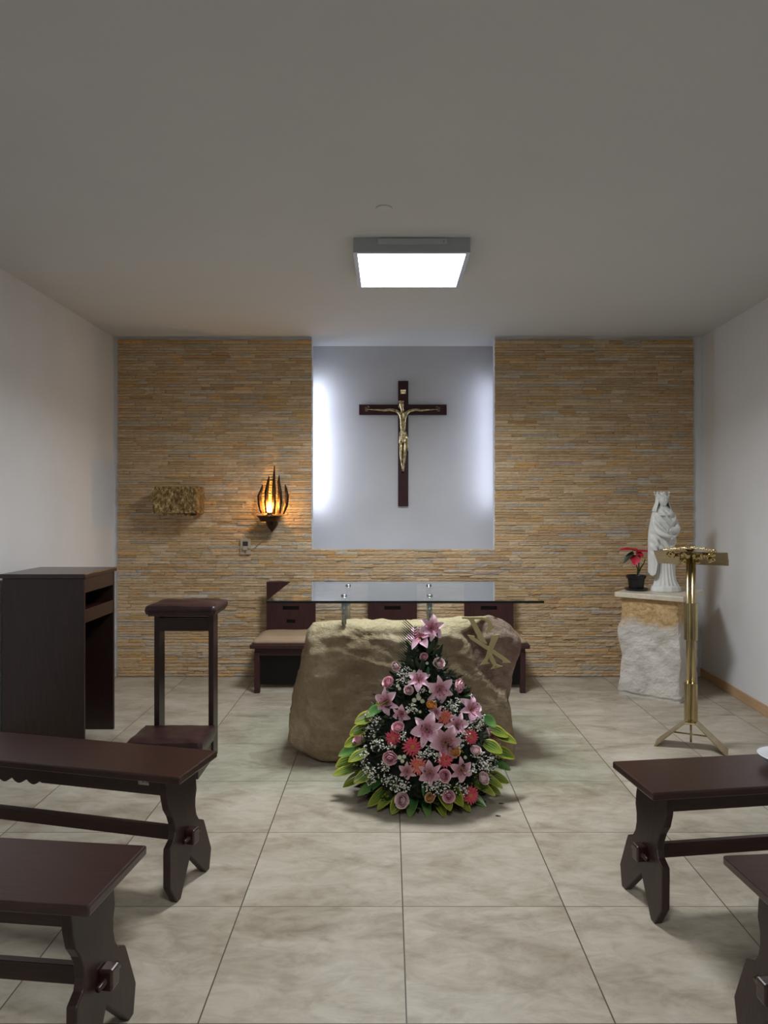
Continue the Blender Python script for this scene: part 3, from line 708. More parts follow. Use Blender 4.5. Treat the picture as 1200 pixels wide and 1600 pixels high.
# cloak: open at the front lower down, wraps shoulders, falls low on the viewer's left
ct = [(.20, sx_(303), .109, .066), (.32, sx_(292), .102, .066), (.42, sx_(306), .109, .068), (.468, sx_(324), .117, .070), (.54, sx_(325), .106, .068), (.60, sx_(318), .091, .060), (.635, sx_(312), .072, .050), (.655, sx_(308), .045, .040), (.672, sx_(300), .030, .032)]
def cloak(u, v_):
    a = 2*PI*v_; lf = smooth(.3, -.9, math.cos(a))
    fr_ = smooth(.1, .8, -math.sin(a))*smooth(-.75, -.35, math.cos(a))
    zb = .30-.155*lf+.02*math.sin(a*3)-.05*smooth(0, 1, math.sin(a))*1.0 - .03*smooth(.3, 1, math.cos(a))
    zb = zb*(1-fr_)+fr_*.335
    z = zb+(.672-zb)*u; cx, rx, ry = interp(ct, max(z, .20)); k = max(0, min(1, (.64-z)/.2))
    # swags across the body
    sw = .010*math.sin((z-.10*abs(math.cos(a-.3)))*95+math.cos(a)*3.5)*smooth(.25, .36, z)*smooth(.65, .60, z)*smooth(-.2, .5, -math.sin(a))
    vt = .022*math.sin(a*11+z*5)*k*smooth(.35, -.2, -math.sin(a))+.02*math.sin(a*19)*smooth(.38, .25, z)
    cr = 1+vt
    return (cx+rx*math.cos(a)*cr, (ry*math.sin(a))*cr-sw*1.0 if math.sin(a) < 0 else ry*math.sin(a)*cr, z)
MB().grid(cloak, 70, 150, closed=True).build('cloak', 'plaster', r, smooth=True, solid=.004)
# body: neck, head, arms and hands in one skin
hd_ = lambda x, y, dy: (sx_(x), dy, sz_(y))
V = [(hd_(318, 520, -.01), (.05, .035)), (hd_(305, 420, -.005), (.045, .03)), (hd_(298, 372, -.006), (.018, .018)), (hd_(292, 335, -.020), (.022, .022)), (hd_(290, 300, -.034), (.032, .036)), (hd_(289, 256, -.030), (.040, .042)), (hd_(289, 222, -.018), (.030, .034)),
     (hd_(190, 470, -.005), .022), (hd_(165, 600, -.03), .021), (hd_(180, 690, -.082), .026), (hd_(240, 722, -.108), .022), (hd_(295, 738, -.118), (.016, .012)), (hd_(322, 748, -.118), (.012, .008)),
     (hd_(455, 480, -.005), .022), (hd_(475, 590, -.03), .020), (hd_(445, 650, -.084), .026), (hd_(370, 662, -.110), .022), (hd_(310, 655, -.120), (.016, .012)), (hd_(282, 652, -.120), (.012, .008))]
E = [(0, 1), (1, 2), (2, 3), (3, 4), (4, 5), (5, 6), (1, 7), (7, 8), (8, 9), (9, 10), (10, 11), (11, 12), (1, 13), (13, 14), (14, 15), (15, 16), (16, 17), (17, 18)]
body = skin('body', V, E, 'plaster', r)
for (bx, by, sg) in ((322, 748, 1), (282, 652, -1)):
    m = MB()
    for k in range(4):
        p = Vector(hd_(bx, by-12+k*9, -.119)); m.tube([p-Vector((sg*.006, 0, 0)), p+Vector((sg*.010, -.003, -.001)), p+Vector((sg*(.019-abs(k-1.5)*.002), .001, -.004))], [.0034, .0032, .002], 6)
    p = Vector(hd_(bx-sg*14, by-16, -.121)); m.tube([p, p+Vector((sg*.008, -.004, .004)), p+Vector((sg*.016, -.005, .003))], [.0036, .003, .002], 6)
    m.build('hand', 'plaster', r, smooth=True)
m = MB(); hy_ = -.066
m.tube([hd_(289, 252, hy_+.002), hd_(288, 270, hy_-.006), hd_(288, 282, hy_-.008)], [.003, .004, .005], 8)      # nose
for ex in (270, 307): m.ball(hd_(ex, 258, hy_+.006), .006, 8, sz=.5)
m.ball(hd_(288, 302, hy_+.003), .008, 8, sz=.35); m.ball(hd_(289, 325, hy_+.008), .009, 8, sz=.7)
for ex in (270, 307): m.tube([hd_(ex-12, 246, hy_+.008), hd_(ex, 241, hy_+.002), hd_(ex+12, 246, hy_+.008)], .0022, 6)
m.build('face_features', 'plaster', body, smooth=True)
def veil(u, v_):
    a = -PI*.5+.95+ (2*PI-1.90)*v_; z = sz_(215)-(.120)*u
    rx = .044+.026*smooth(.3, 1, u)+.004*math.sin(u*3); ry = .044+.012*u
    return (sx_(292)+rx*math.cos(a)*(1+.04*math.sin(a*9)*u), -.006+ry*math.sin(a)*(1+.04*math.sin(a*9)*u), z)
m = MB().grid(veil, 24, 60); m.lathe([(.044, 0), (.040, .014), (.024, .026), (.0005, .030)], (sx_(292), -.006, sz_(206)), 24, sy=1.08); m.build('veil', 'plaster', r, smooth=True, solid=.004)
def cowl(u, v_):
    a = 2*PI*v_; z = sz_(345)-.055*u-.018*u*smooth(0, 1, -math.sin(a)); rr = .026+.040*u+.004*math.sin(u*22+math.cos(a)*2)
    return (sx_(305)+rr*1.15*math.cos(a), -.004+rr*.95*math.sin(a), z)
MB().grid(cowl, 30, 50, closed=True).build('cowl', 'plaster', r, smooth=True, solid=.004)
m = MB(); n = 64
def crown(u, v_):
    a = 2*PI*v_; k = (math.cos(a*7)*.5+.5)**2; z = sz_(238)+u*(.020+.020*k); rr = .045+.009*u
    return (sx_(294)+rr*math.cos(a), -.010+rr*math.sin(a), z)
m.grid(crown, 6, 84, closed=True)
for k in range(7):
    a = 2*PI*k/7; m.ball((sx_(294)+.055*math.cos(a), -.010+.055*math.sin(a), sz_(238)+.043), .0065, 8)
m.tube([(sx_(294)+.046*math.cos(2*PI*k/32), -.010+.046*math.sin(2*PI*k/32), sz_(236)) for k in range(33)], .0045, 6)
m.build('crown', 'plaster', r, smooth=True, solid=.003)

# generic leaf / petal sheet
def sheet(m, base, d, up, L, Wd, bend=0, fold=.25, tipc=1.0, curl=0, nu=8, nv=4, prof=None, cval=None):
    d = Vector(d).normalized(); up = Vector(up); up = (up-d*up.dot(d)).normalized(); sdv = d.cross(up); base = Vector(base)
    prof = prof or (lambda u: math.sin(PI*min(1, u*.92+.08)**.75)**.8)
    def f(u, v_):
        s2 = (v_-.5)*2; w_ = Wd*.5*prof(u)
        return base+d*(L*u*(1-abs(bend)*u*.25))+up*(L*bend*u*u)+sdv*(s2*w_)+up*(abs(s2)**1.5*w_*fold)+up*(curl*w_*math.sin(u*9+s2*2))
    return m.grid(f, nu, nv, (lambda u, v_: (u if cval is None else cval, v_, 0)))

# potted poinsettia
pY = 5.60; p0 = at(994, 922, pY)
r = empty('potted_poinsettia', (p0.x, pY, PZ), 0, 'small red poinsettia in a black ribbed pot beside the statue', 'potted plant')
MB().lathe([(.060, 0), (.084, .004), (.090, .018), (.084, .018), (.060, .010), (.0005, .010)], (0, 0, 0), 36).build('saucer', 'pot', r, smooth=False, bevel=.001)
MB().lathe([(.052, .011), (.056, .02), (.066, .095), (.074, .097), (.077, .118), (.072, .120), (.068, .105), (.0005, .104)], (0, 0, 0), 48, fn=lambda a, z: 1+(.012*math.sin(a*24) if .015 < z < .097 else 0)).build('pot', 'pot', r)
MB().lathe([(.0005, .104), (.067, .104), (.067, .106), (.0005, .110)], (0, 0, 0), 24, fn=lambda a, z: 1-.02*math.sin(a*7)).build('soil', 'soil', r)
def pp(px, py, y=0): return Vector(((px-994)*pY/F_PX, y, PZ*0+(921-py)*pY/F_PX))
st = [[(996,898),(997,888),(993,878),(990,866),(989,858)], [(997,896),(999,885),(998,875),(995,864)], [(998,894),(1002,886),(1006,879),(1009,872)]]
for s3 in st: MB().tube([pp(a, b, .01*(i % 2)) for i, (a, b) in enumerate(s3)], [.006, .005, .004, .003, .002][:len(s3)], 7).build('stem', 'stem', r, smooth=True)
lv = [((990,858), (-1, -.2, .12), .13, .055, 'poinsettia'), ((994,861), (1, -.1, .10), .15, .05, 'poinsettia'), ((993,866), (-.25, -.6, -.75), .10, .085, 'poinsettia'), ((994,862), (.3, -.5, -.2), .08, .06, 'poinsettia'), ((990,862), (-.9, -.1, -.75), .13, .055, 'poin_green'), ((992,860), (.2, .8, .3), .10, .05, 'poinsettia'), ((994, 864), (.8, .3, -.2), .07, .04, 'poinsettia')]
for b, d, L, W_, mt in lv:
    m = MB(); sheet(m, pp(*b), d, (0, -.35, 1), L, W_, bend=-.15, fold=.25)
    m.build('red_bract' if mt == 'poinsettia' else 'green_leaf', mt, r, smooth=True, attr='pt')

# ------------------------------------------------------------------ brass lectern
r = empty('brass_lectern', (1.835, 4.30, 0), math.radians(-27), 'tall brass reading stand with ornate openwork desk on a folded plate base', 'lectern')
m = MB(); BT = .163
for sg in (-1, 1):
    a0, a1 = Vector((sg*.030, -.055, BT)), Vector((sg*.030, .055, BT)); b0, b1 = Vector((sg*.205, -.075, .0)), Vector((sg*.205, .075, 0)); th = Vector((0, 0, .008))
    m.add([a0, a1, b1, b0, a0-th, a1-th, b1+Vector((-sg*.010, 0, 0)), b0+Vector((-sg*.010, 0, 0))], [(0, 1, 2, 3), (4, 5, 6, 7), (0, 1, 5, 4), (1, 2, 6, 5), (2, 3, 7, 6), (3, 0, 4, 7)])
m.box(-.030, .030, -.055, .055, BT-.008, BT); m.build('folded_base', 'brass', r, bevel=.0015)
MB().tube([(-.115, 0, .082), (.115, 0, .082)], .005, 8).build('cross_rod', 'brass', r, smooth=True)
MB().tube([(0, 0, .035), (0, 0, BT)], .006, 10).build('centre_rod', 'brass', r, smooth=True)
for z0, z1, nm in ((BT, .392, 'lower_sleeve'), (.655, .881, 'upper_sleeve')):
    m = MB()
    for k, x in ((0, -.017), (1, .017)): m.tube([(x, 0, z0), (x, 0, z1)], .0215, 20)
    m.build(nm, 'brass', r, bevel=.001)
m = MB()
for x in (-.014, .014): m.tube([(x, 0, BT), (x, 0, 1.165)], .0135, 16)
m.build('twin_pole', 'brass', r, smooth=True)
# desk board, high edge towards the room
dk = Matrix.Translation((0, -.085, 1.198)) @ Euler((math.radians(-22), 0, 0)).to_matrix().to_4x4()
DW, DD = .205, .24
m = MB(); m.box(-DW, DW, 0, DD, -.004, 0, dk); desk = m.build('desk_board', 'brass', r, bevel=.001)
m = MB(); m.box(-DW, DW, DD, DD+.004, -.004, .035, dk); m.build('book_ledge', 'brass', r, bevel=.001)
m = MB(); ro = random.Random(11)
for k in range(46):                                 # scrollwork on the face of the board
    cx_ = ro.uniform(-.125, .125); cy_ = ro.uniform(.02, .22)*(1-abs(cx_)/.30); s4 = ro.uniform(.010, .024); ph = ro.uniform(0, 6.28); sg = ro.choice((-1, 1)); pts = []
    for q in range(12):
        a = ph+sg*q*.5; rr = s4*(1-q/14); pts.append(dk @ Vector((cx_+rr*math.cos(a), cy_+rr*math.sin(a), -.011-.006*math.sin(q))))
    m.tube(pts, [.0065*(1-q/16) for q in range(12)], 6)
for k in range(34):                                 # crest rising along the high edge
    cx_ = -.14+.28*k/33; hgt = .028*math.cos(cx_/.15*PI/2)+.004; s4 = .010; pts = []
    for q in range(10):
        a = k+q*.65; rr = s4*(1-q/13); pts.append(dk @ Vector((cx_+rr*math.cos(a), -.004-hgt*.4+rr*.4*math.sin(a), hgt*.55+rr*math.sin(a))))
    m.tube(pts, [.0038*(1-q/13) for q in range(10)], 6)
m.build('relief_scrollwork', 'brass_bright', desk, smooth=True)
m = MB()
for k in range(5):
    a = (k-2)*.5; m.tube([dk @ Vector((0, .01, -.005)), dk @ Vector((.02*math.sin(a), -.008, .018*math.cos(a))), dk @ Vector((.036*math.sin(a), -.012, .034*math.cos(a)))], [.006, .005, .001], 6)
m.build('crest_boss', 'iron', desk, smooth=True)

# ------------------------------------------------------------------ side cabinet on the left
r = empty('side_cabinet', (-2.055, 4.435, 0), 0, 'tall dark wooden side cabinet with open shelves against the left wall', 'cabinet')
hx, hy, TH = .243, .235, 1.066
MB().box(-hx-.012, hx+.012, -hy-.012, hy+.012, TH-.026, TH).build('top', 'wood', r, bevel=.004)
MB().box(-hx, hx, -hy, -hy+.022, 0, TH-.026).build('near_side_panel', 'wood_up', r, bevel=.003)
MB().box(-hx, hx, hy-.022, hy, 0, TH-.026).build('far_side_panel', 'wood_up', r, bevel=.003)
MB().box(-hx, -hx+.016, -hy+.022, hy-.022, 0, TH-.026).build('back_panel', 'wood_up', r)
MB().box(hx-.02, hx-.002, -hy+.022, hy-.022, TH-.115, TH-.026).build('upper_rail', 'wood', r, bevel=.002)
MB().box(hx-.02, hx-.002, -hy+.022, hy-.022, TH-.295, TH-.215).build('lower_rail', 'wood', r, bevel=.002)
MB().box(-hx+.016, hx-.02, -hy+.022, hy-.022, TH-.250, TH-.232).build('shelf', 'wood', r)

# ------------------------------------------------------------------ kneeler
r = empty('kneeler', (-1.185, 4.03, 0), 0, 'dark wooden prie-dieu with padded armrest and padded kneeling board', 'kneeler')
def pad(m, x0, x1, y0, y1, z0, z1, puff, n=18, sd_=1):
    rk = random.Random(sd_)
    def top(u, v_):
        x = x0+(x1-x0)*u; y = y0+(y1-y0)*v_; e = min(1, 7*min(u, 1-u))*min(1, 6*min(v_, 1-v_)); e = math.sin(e*PI/2)
        return (x, y, z1-puff*(1-e)+.006*noise.noise(Vector((x*9, y*9, sd_))))
    m.grid(top, n, n)
    def side(u, v_):
        # round the pad
        t_ = v_*4; a = int(t_) % 4; f = t_-int(t_); c4 = [(x0, y0), (x1, y0), (x1, y1), (x0, y1)]; p, q = c4[a], c4[(a+1) % 4]
        x, y = p[0]+(q[0]-p[0])*f, p[1]+(q[1]-p[1])*f; z = z0+(z1-puff-z0)*u+(.006*noise.noise(Vector((x*9, y*9, sd_))) if u == 1 else 0)
        b = .007*math.sin(u*PI); cx_, cy_ = (x0+x1)/2, (y0+y1)/2
        return (x+b*(1 if x > cx_ else -1)*min(1, abs(x-cx_)/(x1-cx_))**4, y+b*(1 if y > cy_ else -1)*min(1, abs(y-cy_)/(y1-cy_))**4, z)
    m.grid(side, 5, 4*n, closed=True); m.box(x0, x1, y0, y1, z0, z0+.004)
    return m
pad(MB(), -.188, .195, -.03, .275, .856, .912, .009, sd_=2).build('armrest_pad', 'leather', r, smooth=True, bevel=0)
MB().box(-.184, .190, -.02, .27, .845, .857).build('armrest_board', 'wood', r, bevel=.002)
for x in (-.178, .137): MB().box(x, x+.030, .07, .175, .0, .846).build('post', 'wood_up', r, bevel=.003)
m = MB(); m.box(-.148, .137, .08, .17, .745, .757); m.box(-.148, .137, .158, .17, .757, .815); m.build('book_shelf', 'wood', r)
MB().box(-.148, .137, .070, .08, .745, .820).build('shelf_rail', 'wood', r)
pad(MB(), -.225, .175, -.24, .07, .135, .210, .010, sd_=5).build('kneeling_pad', 'leather', r, smooth=True)
MB().box(-.22, .17, -.235, .066, .115, .136).build('kneeling_board', 'wood', r, bevel=.002)
for x in (-.205, .13): MB().box(x, x+.028, -.225, .06, .0, .116).build('side_support', 'wood_up', r, bevel=.002)

# ------------------------------------------------------------------ three celebrants' chairs by the wall
def chair(x, label):
    r = empty('sanctuary_chair', (x, 5.75, 0), 0, label, 'chair', 'low chairs behind the altar')
    W2, y0, y1 = .235, -.215, .215
    for a in (-1, 1):
        for b in (y0, y1-.05): MB().box(a*(W2-.022)-.021, a*(W2-.022)+.021, b, b+.045, 0, .325).build('leg', 'wood_red', r, bevel=.003)
    MB().box(-W2-.03, W2+.03, y0-.025, y1, .352, .385).build('seat_frame', 'wood_red', r, bevel=.007, seg=3)
    MB().box(-W2+.003, W2-.003, y0+.004, y0+.024, .295, .352).build('front_rail', 'wood_red', r, bevel=.002)
    for a in (-1, 1): MB().box(a*(W2-.012)-.009, a*(W2-.012)+.009, y0+.05, y1-.05, .295, .352).build('side_rail', 'wood_red', r)
    MB().box(-W2+.01, W2-.01, -.02, .0, .02, .352).build('rear_board', 'black', r)
    m = MB(); pad(m, -W2+.0, W2+.0, y0, y1-.045, .385, .442, .026, sd_=int(x*10)+9); m.build('seat_cushion', 'cushion', r, smooth=True)
    # back panel with a grip slot and a small slot below, cut right through
    m = MB(); hwb = .205
    rects = [(-hwb, hwb, .385, .487), (-hwb, -.036, .487, .515), (.036, hwb, .487, .515), (-hwb, hwb, .515, .596), (-hwb, -.068, .596, .628), (.068, hwb, .596, .628), (-hwb, hwb, .628, .830)]
    for a0, a1, b0, b1 in rects: m.box(a0, a1, y1-.045, y1-.02, b0, b1)
    m.build('backrest', 'wood_red', r)
    MB().box(-.07, .07, y1-.020, y1-.014, .475, .64).build('slot_backing', 'black', r)
    return r
chair(-.822, 'low chair with beige cushion at the left end, half behind the boulder')
chair(.028, 'middle low dark chair behind the boulder, only its back showing')
chair(.835, 'low dark chair at the right end behind the boulder and emblem')

# ------------------------------------------------------------------ benches
def bench(corner, ang, sg, Lb, Wb, label):
    """corner: far end corner of the seat next to the aisle; sg=-1 bench runs to the left, +1 to the right"""
    r = empty('trestle_bench', (corner[0], corner[1], 0), ang, label, 'bench', 'dark wooden trestle benches')
    X = lambda a, b: (min(sg*a, sg*b), max(sg*a, sg*b))
    m = MB(); m.box(*X(0, Lb), -Wb, 0, .447, .475); m.build('seat', 'wood', r, bevel=.006, seg=3)
    yc = -Wb/2
    # scalloped apron under each long edge
    for yy in (yc-.085, yc+.085):
        top = [(.105, .447), (Lb-.105, .447)]; n = 120; low = []
        for i in range(n+1):
            x = Lb-.105-(Lb-.21)*i/n; d = abs(x-Lb/2); z = .378
            if d < .17: z = .378-.020*abs(math.sin(d/.17*PI*2.5+PI/2))+.010
            low.append((x, z))
        m = MB(); m.prism([(sg*a, b) for a, b in top+low], lambda a, b, t_: Vector((a, t_, b)), yy-.010, yy+.010); m.build('apron', 'wood', r)
    prof = [(.105, .446), (.110, .37), (.105, .328), (.088, .298), (.080, .268), (.081, .238), (.094, .214), (.130, .196), (.137, .170), (.160, .068), (.126, 0), (.098, 0), (.0, .112)]
    poly = prof+[(-a, b) for a, b in reversed(prof[:-1])]
    for e in (0, 1):
        xo = lambda z: (.038+.058*z/.42 if e == 0 else Lb-.038-.058*z/.42)
        m = MB(); m.prism(poly, lambda a, b, t_: Vector((sg*(xo(b)+t_), yc+a, b)), -.015, .015)
        leg = m.build('end_panel', 'wood_up', r, bevel=.004)
        xt = xo(.19); od = -1 if e == 0 else 1
        MB().box(*X(xt+od*.012, xt+od*.052), yc-.022, yc+.022, .164, .222).build('tenon', 'wood', leg, bevel=.006)
        m = MB(); m.tube([(sg*(xt+od*.030), yc-.055, .192), (sg*(xt+od*.030), yc+.050, .192)], [.008, .011], 10); m.build('wedge_peg', 'wood', leg, smooth=True)
    MB().box(*X(.065, Lb-.065), yc-.013, yc+.013, .170, .222).build('stretcher', 'wood', r, bevel=.003)
    return r
b1 = bench((-.7005, 2.888), math.radians(-13.4), -1, 1.62, .298, 'dark trestle bench front left, nearest the kneeler')
MB().box(-.205, -.160, -.298/2-.085-.0118, -.298/2-.085-.0102, .412, .426).build('sticker', 'label', b1)
b2 = bench((-.714, 2.087), math.radians(-6.3), -1, 1.55, .324, 'dark trestle bench at the lower left edge, nearest the viewer')
b3 = bench((.874, 2.769), math.radians(7.8), 1, 1.45, .312, 'dark trestle bench front right, with the white bowl on it')
b4 = bench((.956, 2.028), math.radians(4.5), 1, 1.35, .322, 'dark trestle bench cut off at the lower right corner')
bp = at(1229, 1183, 2.72)
tag(MB().lathe([(.0005, .0), (.040, .0), (.046, .004), (.075, .016), (.098, .036), (.102, .040), (.098, .041), (.072, .024), (.04, .010), (.0005, .008)], (bp.x, 2.72, .4755), 48).build('white_bowl', 'ceramic', smooth=True), 'white shallow bowl on the front right bench at the picture edge', 'bowl')

# ------------------------------------------------------------------ flower arrangement
FC = Vector((.182, 3.645, 0))
rt = [(0, .29), (.06, .335), (.12, .360), (.2, .362), (.3, .325), (.46, .245), (.63, .155), (.78, .07), (.90, .03), (1.2, .01)]
def frad(z):
    if z <= 0: return rt[0][1]
    for a, b in zip(rt, rt[1:]):
        if z <= b[0]: f = (z-a[0])/(b[0]-a[0]); return a[1]*(1-f)+b[1]*f
    return .01
YS = .85
def onsurf(px, py, off=0):
    best = (9e9, None)
    for k in range(220):
        Y = 3.10+k*.0030; p = at(px, py, Y); rr = frad(p.z)+off; q = math.hypot((p.x-FC.x)/rr, (p.y-FC.y)/(rr*YS))
        if q <= 1: best = (0, p); break
        if q < best[0]: best = (q, p)
    return best[1]
def onormal(p):
    n = Vector(((p.x-FC.x), (p.y-FC.y)/YS**2, 0)); n = n.normalized() if n.length > 1e-4 else Vector((0, -1, 0))
    return (n+Vector((0, 0, .45 if p.z > .15 else .15))).normalized()
root = empty('flower_arrangement', (FC.x, FC.y, 0), 0, 'large cone of pink lilies and roses standing before the boulder', 'flower arrangement')
def place(o, p, nrm, spin=0, scale=1):
    q = Vector(nrm).to_track_quat('Z', 'Y').to_matrix().to_4x4()
    o.matrix_local = Matrix.Translation(Vector(p)-FC) @ q @ Matrix.Rotation(spin, 4, 'Z') @ Matrix.Scale(scale, 4)
rf = random.Random(21)
# dark green foam core that blocks the view through, and short dark foliage
m = MB(); m.lathe([(max(.005, frad(z)-.06), z) for z in [0.0, .04, .1, .2, .3, .4, .5, .6, .7, .8]], (0, 0, 0), 40, sy=YS, fn=lambda a, z: 1+.06*math.sin(a*9+z*30)); m.build('foam_core', 'core', root)
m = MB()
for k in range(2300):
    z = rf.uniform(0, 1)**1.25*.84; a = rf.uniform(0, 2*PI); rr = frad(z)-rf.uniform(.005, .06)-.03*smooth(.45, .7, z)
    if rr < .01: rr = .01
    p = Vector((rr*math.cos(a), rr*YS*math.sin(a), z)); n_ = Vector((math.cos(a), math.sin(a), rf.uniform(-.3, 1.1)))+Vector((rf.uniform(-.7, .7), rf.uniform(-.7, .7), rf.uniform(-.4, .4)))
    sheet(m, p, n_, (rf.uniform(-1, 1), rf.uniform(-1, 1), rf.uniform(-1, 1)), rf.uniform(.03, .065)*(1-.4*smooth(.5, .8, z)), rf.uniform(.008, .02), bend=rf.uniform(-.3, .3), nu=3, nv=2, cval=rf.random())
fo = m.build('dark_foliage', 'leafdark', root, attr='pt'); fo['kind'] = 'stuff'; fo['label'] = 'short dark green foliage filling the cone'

# prototypes -----------------------------------------------------
def lily_mesh(seed, openn=1.0):
    q = random.Random(seed); m = MB()
    for k in range(6):
        a = 2*PI*k/6+q.uniform(-.12, .12); d = Vector((math.cos(a), math.sin(a), 0)); sdv = Vector((-math.sin(a), math.cos(a), 0)); L = q.uniform(.9, 1.08); wd = .44 if k % 2 else .31; cu = q.uniform(.85, 1.2)
        def f(u, v_, d=d, sdv=sdv, L=L, wd=wd, cu=cu, k=k):
            s2 = (v_-.5)*2; w_ = wd*math.sin(PI*min(1, u*.95+.04)**.85)**.75
            rr = L*(u**1.15)*openn; h = .62*u-.05*0-.62*cu*max(0, u-.35)**1.6*1.35
            return d*rr+sdv*(s2*w_*.75)+Vector((0, 0, h+.12*abs(s2)**1.6*math.sin(u*PI)+.03*math.sin(u*14+k+s2*3)*abs(s2)))
        m.grid(f, 12, 6, lambda u, v_: (min(1, u*.75+.28*abs(v_-.5)*2*u), v_, 0))
    return m
def stamen_mesh(seed):
    q = random.Random(seed); m = MB()
    for k in range(6):
        a = 2*PI*k/6+.5; d = Vector((math.cos(a), math.sin(a), 0)); tip = d*.30+Vector((0, 0, .62)); m.tube([(0, 0, .02), d*.12+Vector((0, 0, .35)), tip], .012, 5)
        m.tube([tip-d.cross(Vector((0, 0, 1)))*.06, tip+d.cross(Vector((0, 0, 1)))*.06], .026, 6)
    m.tube([(0, 0, 0), (0, 0, .72)], .014, 5); return m
def rose_mesh(seed, openn=1.0):
    q = random.Random(seed); m = MB()
    rings = [(2, .07, .98, .0), (3, .15, 1.0, .0), (3, .27, 1.0, .01), (4, .42, .96, .05), (5, .58, .86, .14), (5, .74, .66, .30)]
    for ri, (n, R, Hh, fl_) in enumerate(rings):
        ri -= 1
        for k in range(n):
            a0 = 2*PI*k/n+ri*.7+q.uniform(-.15, .15); span = 2*PI/n*1.35
            def f(u, v_, a0=a0, span=span, R=R, Hh=Hh, fl_=fl_, ri=ri):
                s2 = v_-.5; a = a0+span*s2; top = Hh*(1-.35*(2*s2)**4)
                rr = R*(.25+.75*math.sin(min(1, u*1.7)*PI/2))*(1-(.30 if ri < 2 else .12 if ri < 3 else 0)*max(0, u-.5)*2)+fl_*max(0, u-.6)**1.3*1.6*openn
                z = top*u*1.1-(.35 if ri == 4 else .15 if ri == 3 else 0)*max(0, u-.75)-.2
                return Vector((rr*math.cos(a), rr*math.sin(a), z))
            m.grid(f, 7, 6, lambda u, v_, ri=ri: (min(1, .15*max(0, ri)+.15+.5*u**3), v_, 0))
    return m
def gerbera_mesh(seed):
    q = random.Random(seed); m = MB()
    for ring, n, L, z in ((0, 17, 1.0, 0), (1, 15, .78, .07), (2, 12, .5, .12)):
        for k in range(n):
            a = 2*PI*k/n+ring*.2+q.uniform(-.08, .08)
            sheet(m, (.12*math.cos(a), .12*math.sin(a), z), (math.cos(a), math.sin(a), .12+.2*ring+q.uniform(-.12, .12)), (0, 0, 1), L*q.uniform(.86, 1.02), .20, bend=-.10+q.uniform(-.1, .1), fold=.3, nu=5, nv=2, prof=lambda u: min(1, u*3+.3)*(1 if u < .8 else math.sqrt(max(.02, (1-u)/.2))))
    return m
def mum_mesh(seed):
    m = MB(); q = random.Random(seed)
    for ring, n, L, el in ((0, 14, .9, .1), (1, 12, .75, .5), (2, 9, .55, 1.0), (3, 5, .4, 2.2)):
        for k in range(n):
            a = 2*PI*k/n+ring*.3; sheet(m, (0, 0, .08*ring), (math.cos(a), math.sin(a), el), (0, 0, 1), L, .3, bend=.25, fold=.3, nu=3, nv=2)
    m.ball((0, 0, .2), .3, 8); return m
def meshes(name, fn, mat, cnt, **kw):
    out = []
    for i in range(cnt):
        me = fn(31*i+7, **kw).mesh(name, 'pt'); bm = bmesh.new(); bm.from_mesh(me); bm.to_mesh(me); bm.free(); me.materials.append(MT[mat]); me.shade_smooth(); out.append(me)
    return out
LM = {k: meshes('lily', lily_mesh, k, 3) for k in ('lily', 'lily_pale')}
SM = stamen_mesh(1).mesh('stamens'); SM.materials.append(MT['anther'])
RM = {k: meshes('rose', rose_mesh, k, 2) for k in ('rose', 'rose_pale', 'rose_orange', 'rose_peach')}
GM = {k: meshes('gerbera', gerbera_mesh, k, 2) for k in ('gerbera', 'gerbera_coral')}
DM = MB().lathe([(.24, .06), (.22, .14), (.12, .18), (.0005, .17)], (0, 0, 0), 16).mesh('flower_disc'); DM.materials.append(MT['disc'])
MM = meshes('button_chrysanthemum', mum_mesh, 'mum', 2)
def newobj(name, me, parent):
    o = bpy.data.objects.new(name, me); COL.objects.link(o); o.parent = parent; return o
def C(x, y): return (500+.2833*x, 940+.2833*y)
MPX = 3.35/F_PX*.2833
def tilt(n, px):                                      # each head leans its own way
    return (n+Vector((rf.uniform(-.35, .35), rf.uniform(-.25, .1), rf.uniform(-.25, .45)))).normalized()
for (x, y, s5, mt, nv_) in [(550,205,84,'lily',(-.1,-.7,.75)), (608,150,80,'lily',(.35,-.8,.3)), (545,440,70,'lily',(-.1,-.8,.7)), (655,475,84,'lily',(.25,-1,-.1)), (375,550,78,'lily',(-.5,-.8,.1)), (450,612,56,'lily',(-.2,-1,-.2)),
    (590,705,92,'lily',(-.1,-1,.3)), (690,775,96,'lily_pale',(.1,-1,.2)), (825,600,84,'lily',(.5,-.7,.5)), (750,680,70,'lily',(.3,-.9,.4)), (935,745,68,'lily',(.8,-.7,.1)), (605,945,66,'lily_pale',(0,-1,.2)), (482,930,50,'lily_pale',(-.2,-1,.0)), (775,925,66,'lily_pale',(.2,-1,.1)), (965,805,50,'lily_pale',(.8,-.6,.2)), (640,610,44,'lily',(0,-1,.1))]:
    p = onsurf(*C(x, y), .0); o = newobj('lily', LM[mt][rf.randrange(3)], root); place(o, p, Vector(nv_).normalized(), rf.uniform(0, 6), s5*MPX*1.08)
    if mt == 'lily_pale': o['label'] = 'pale mauve lily with brown speckled throat'
    newobj('stamens', SM, o)
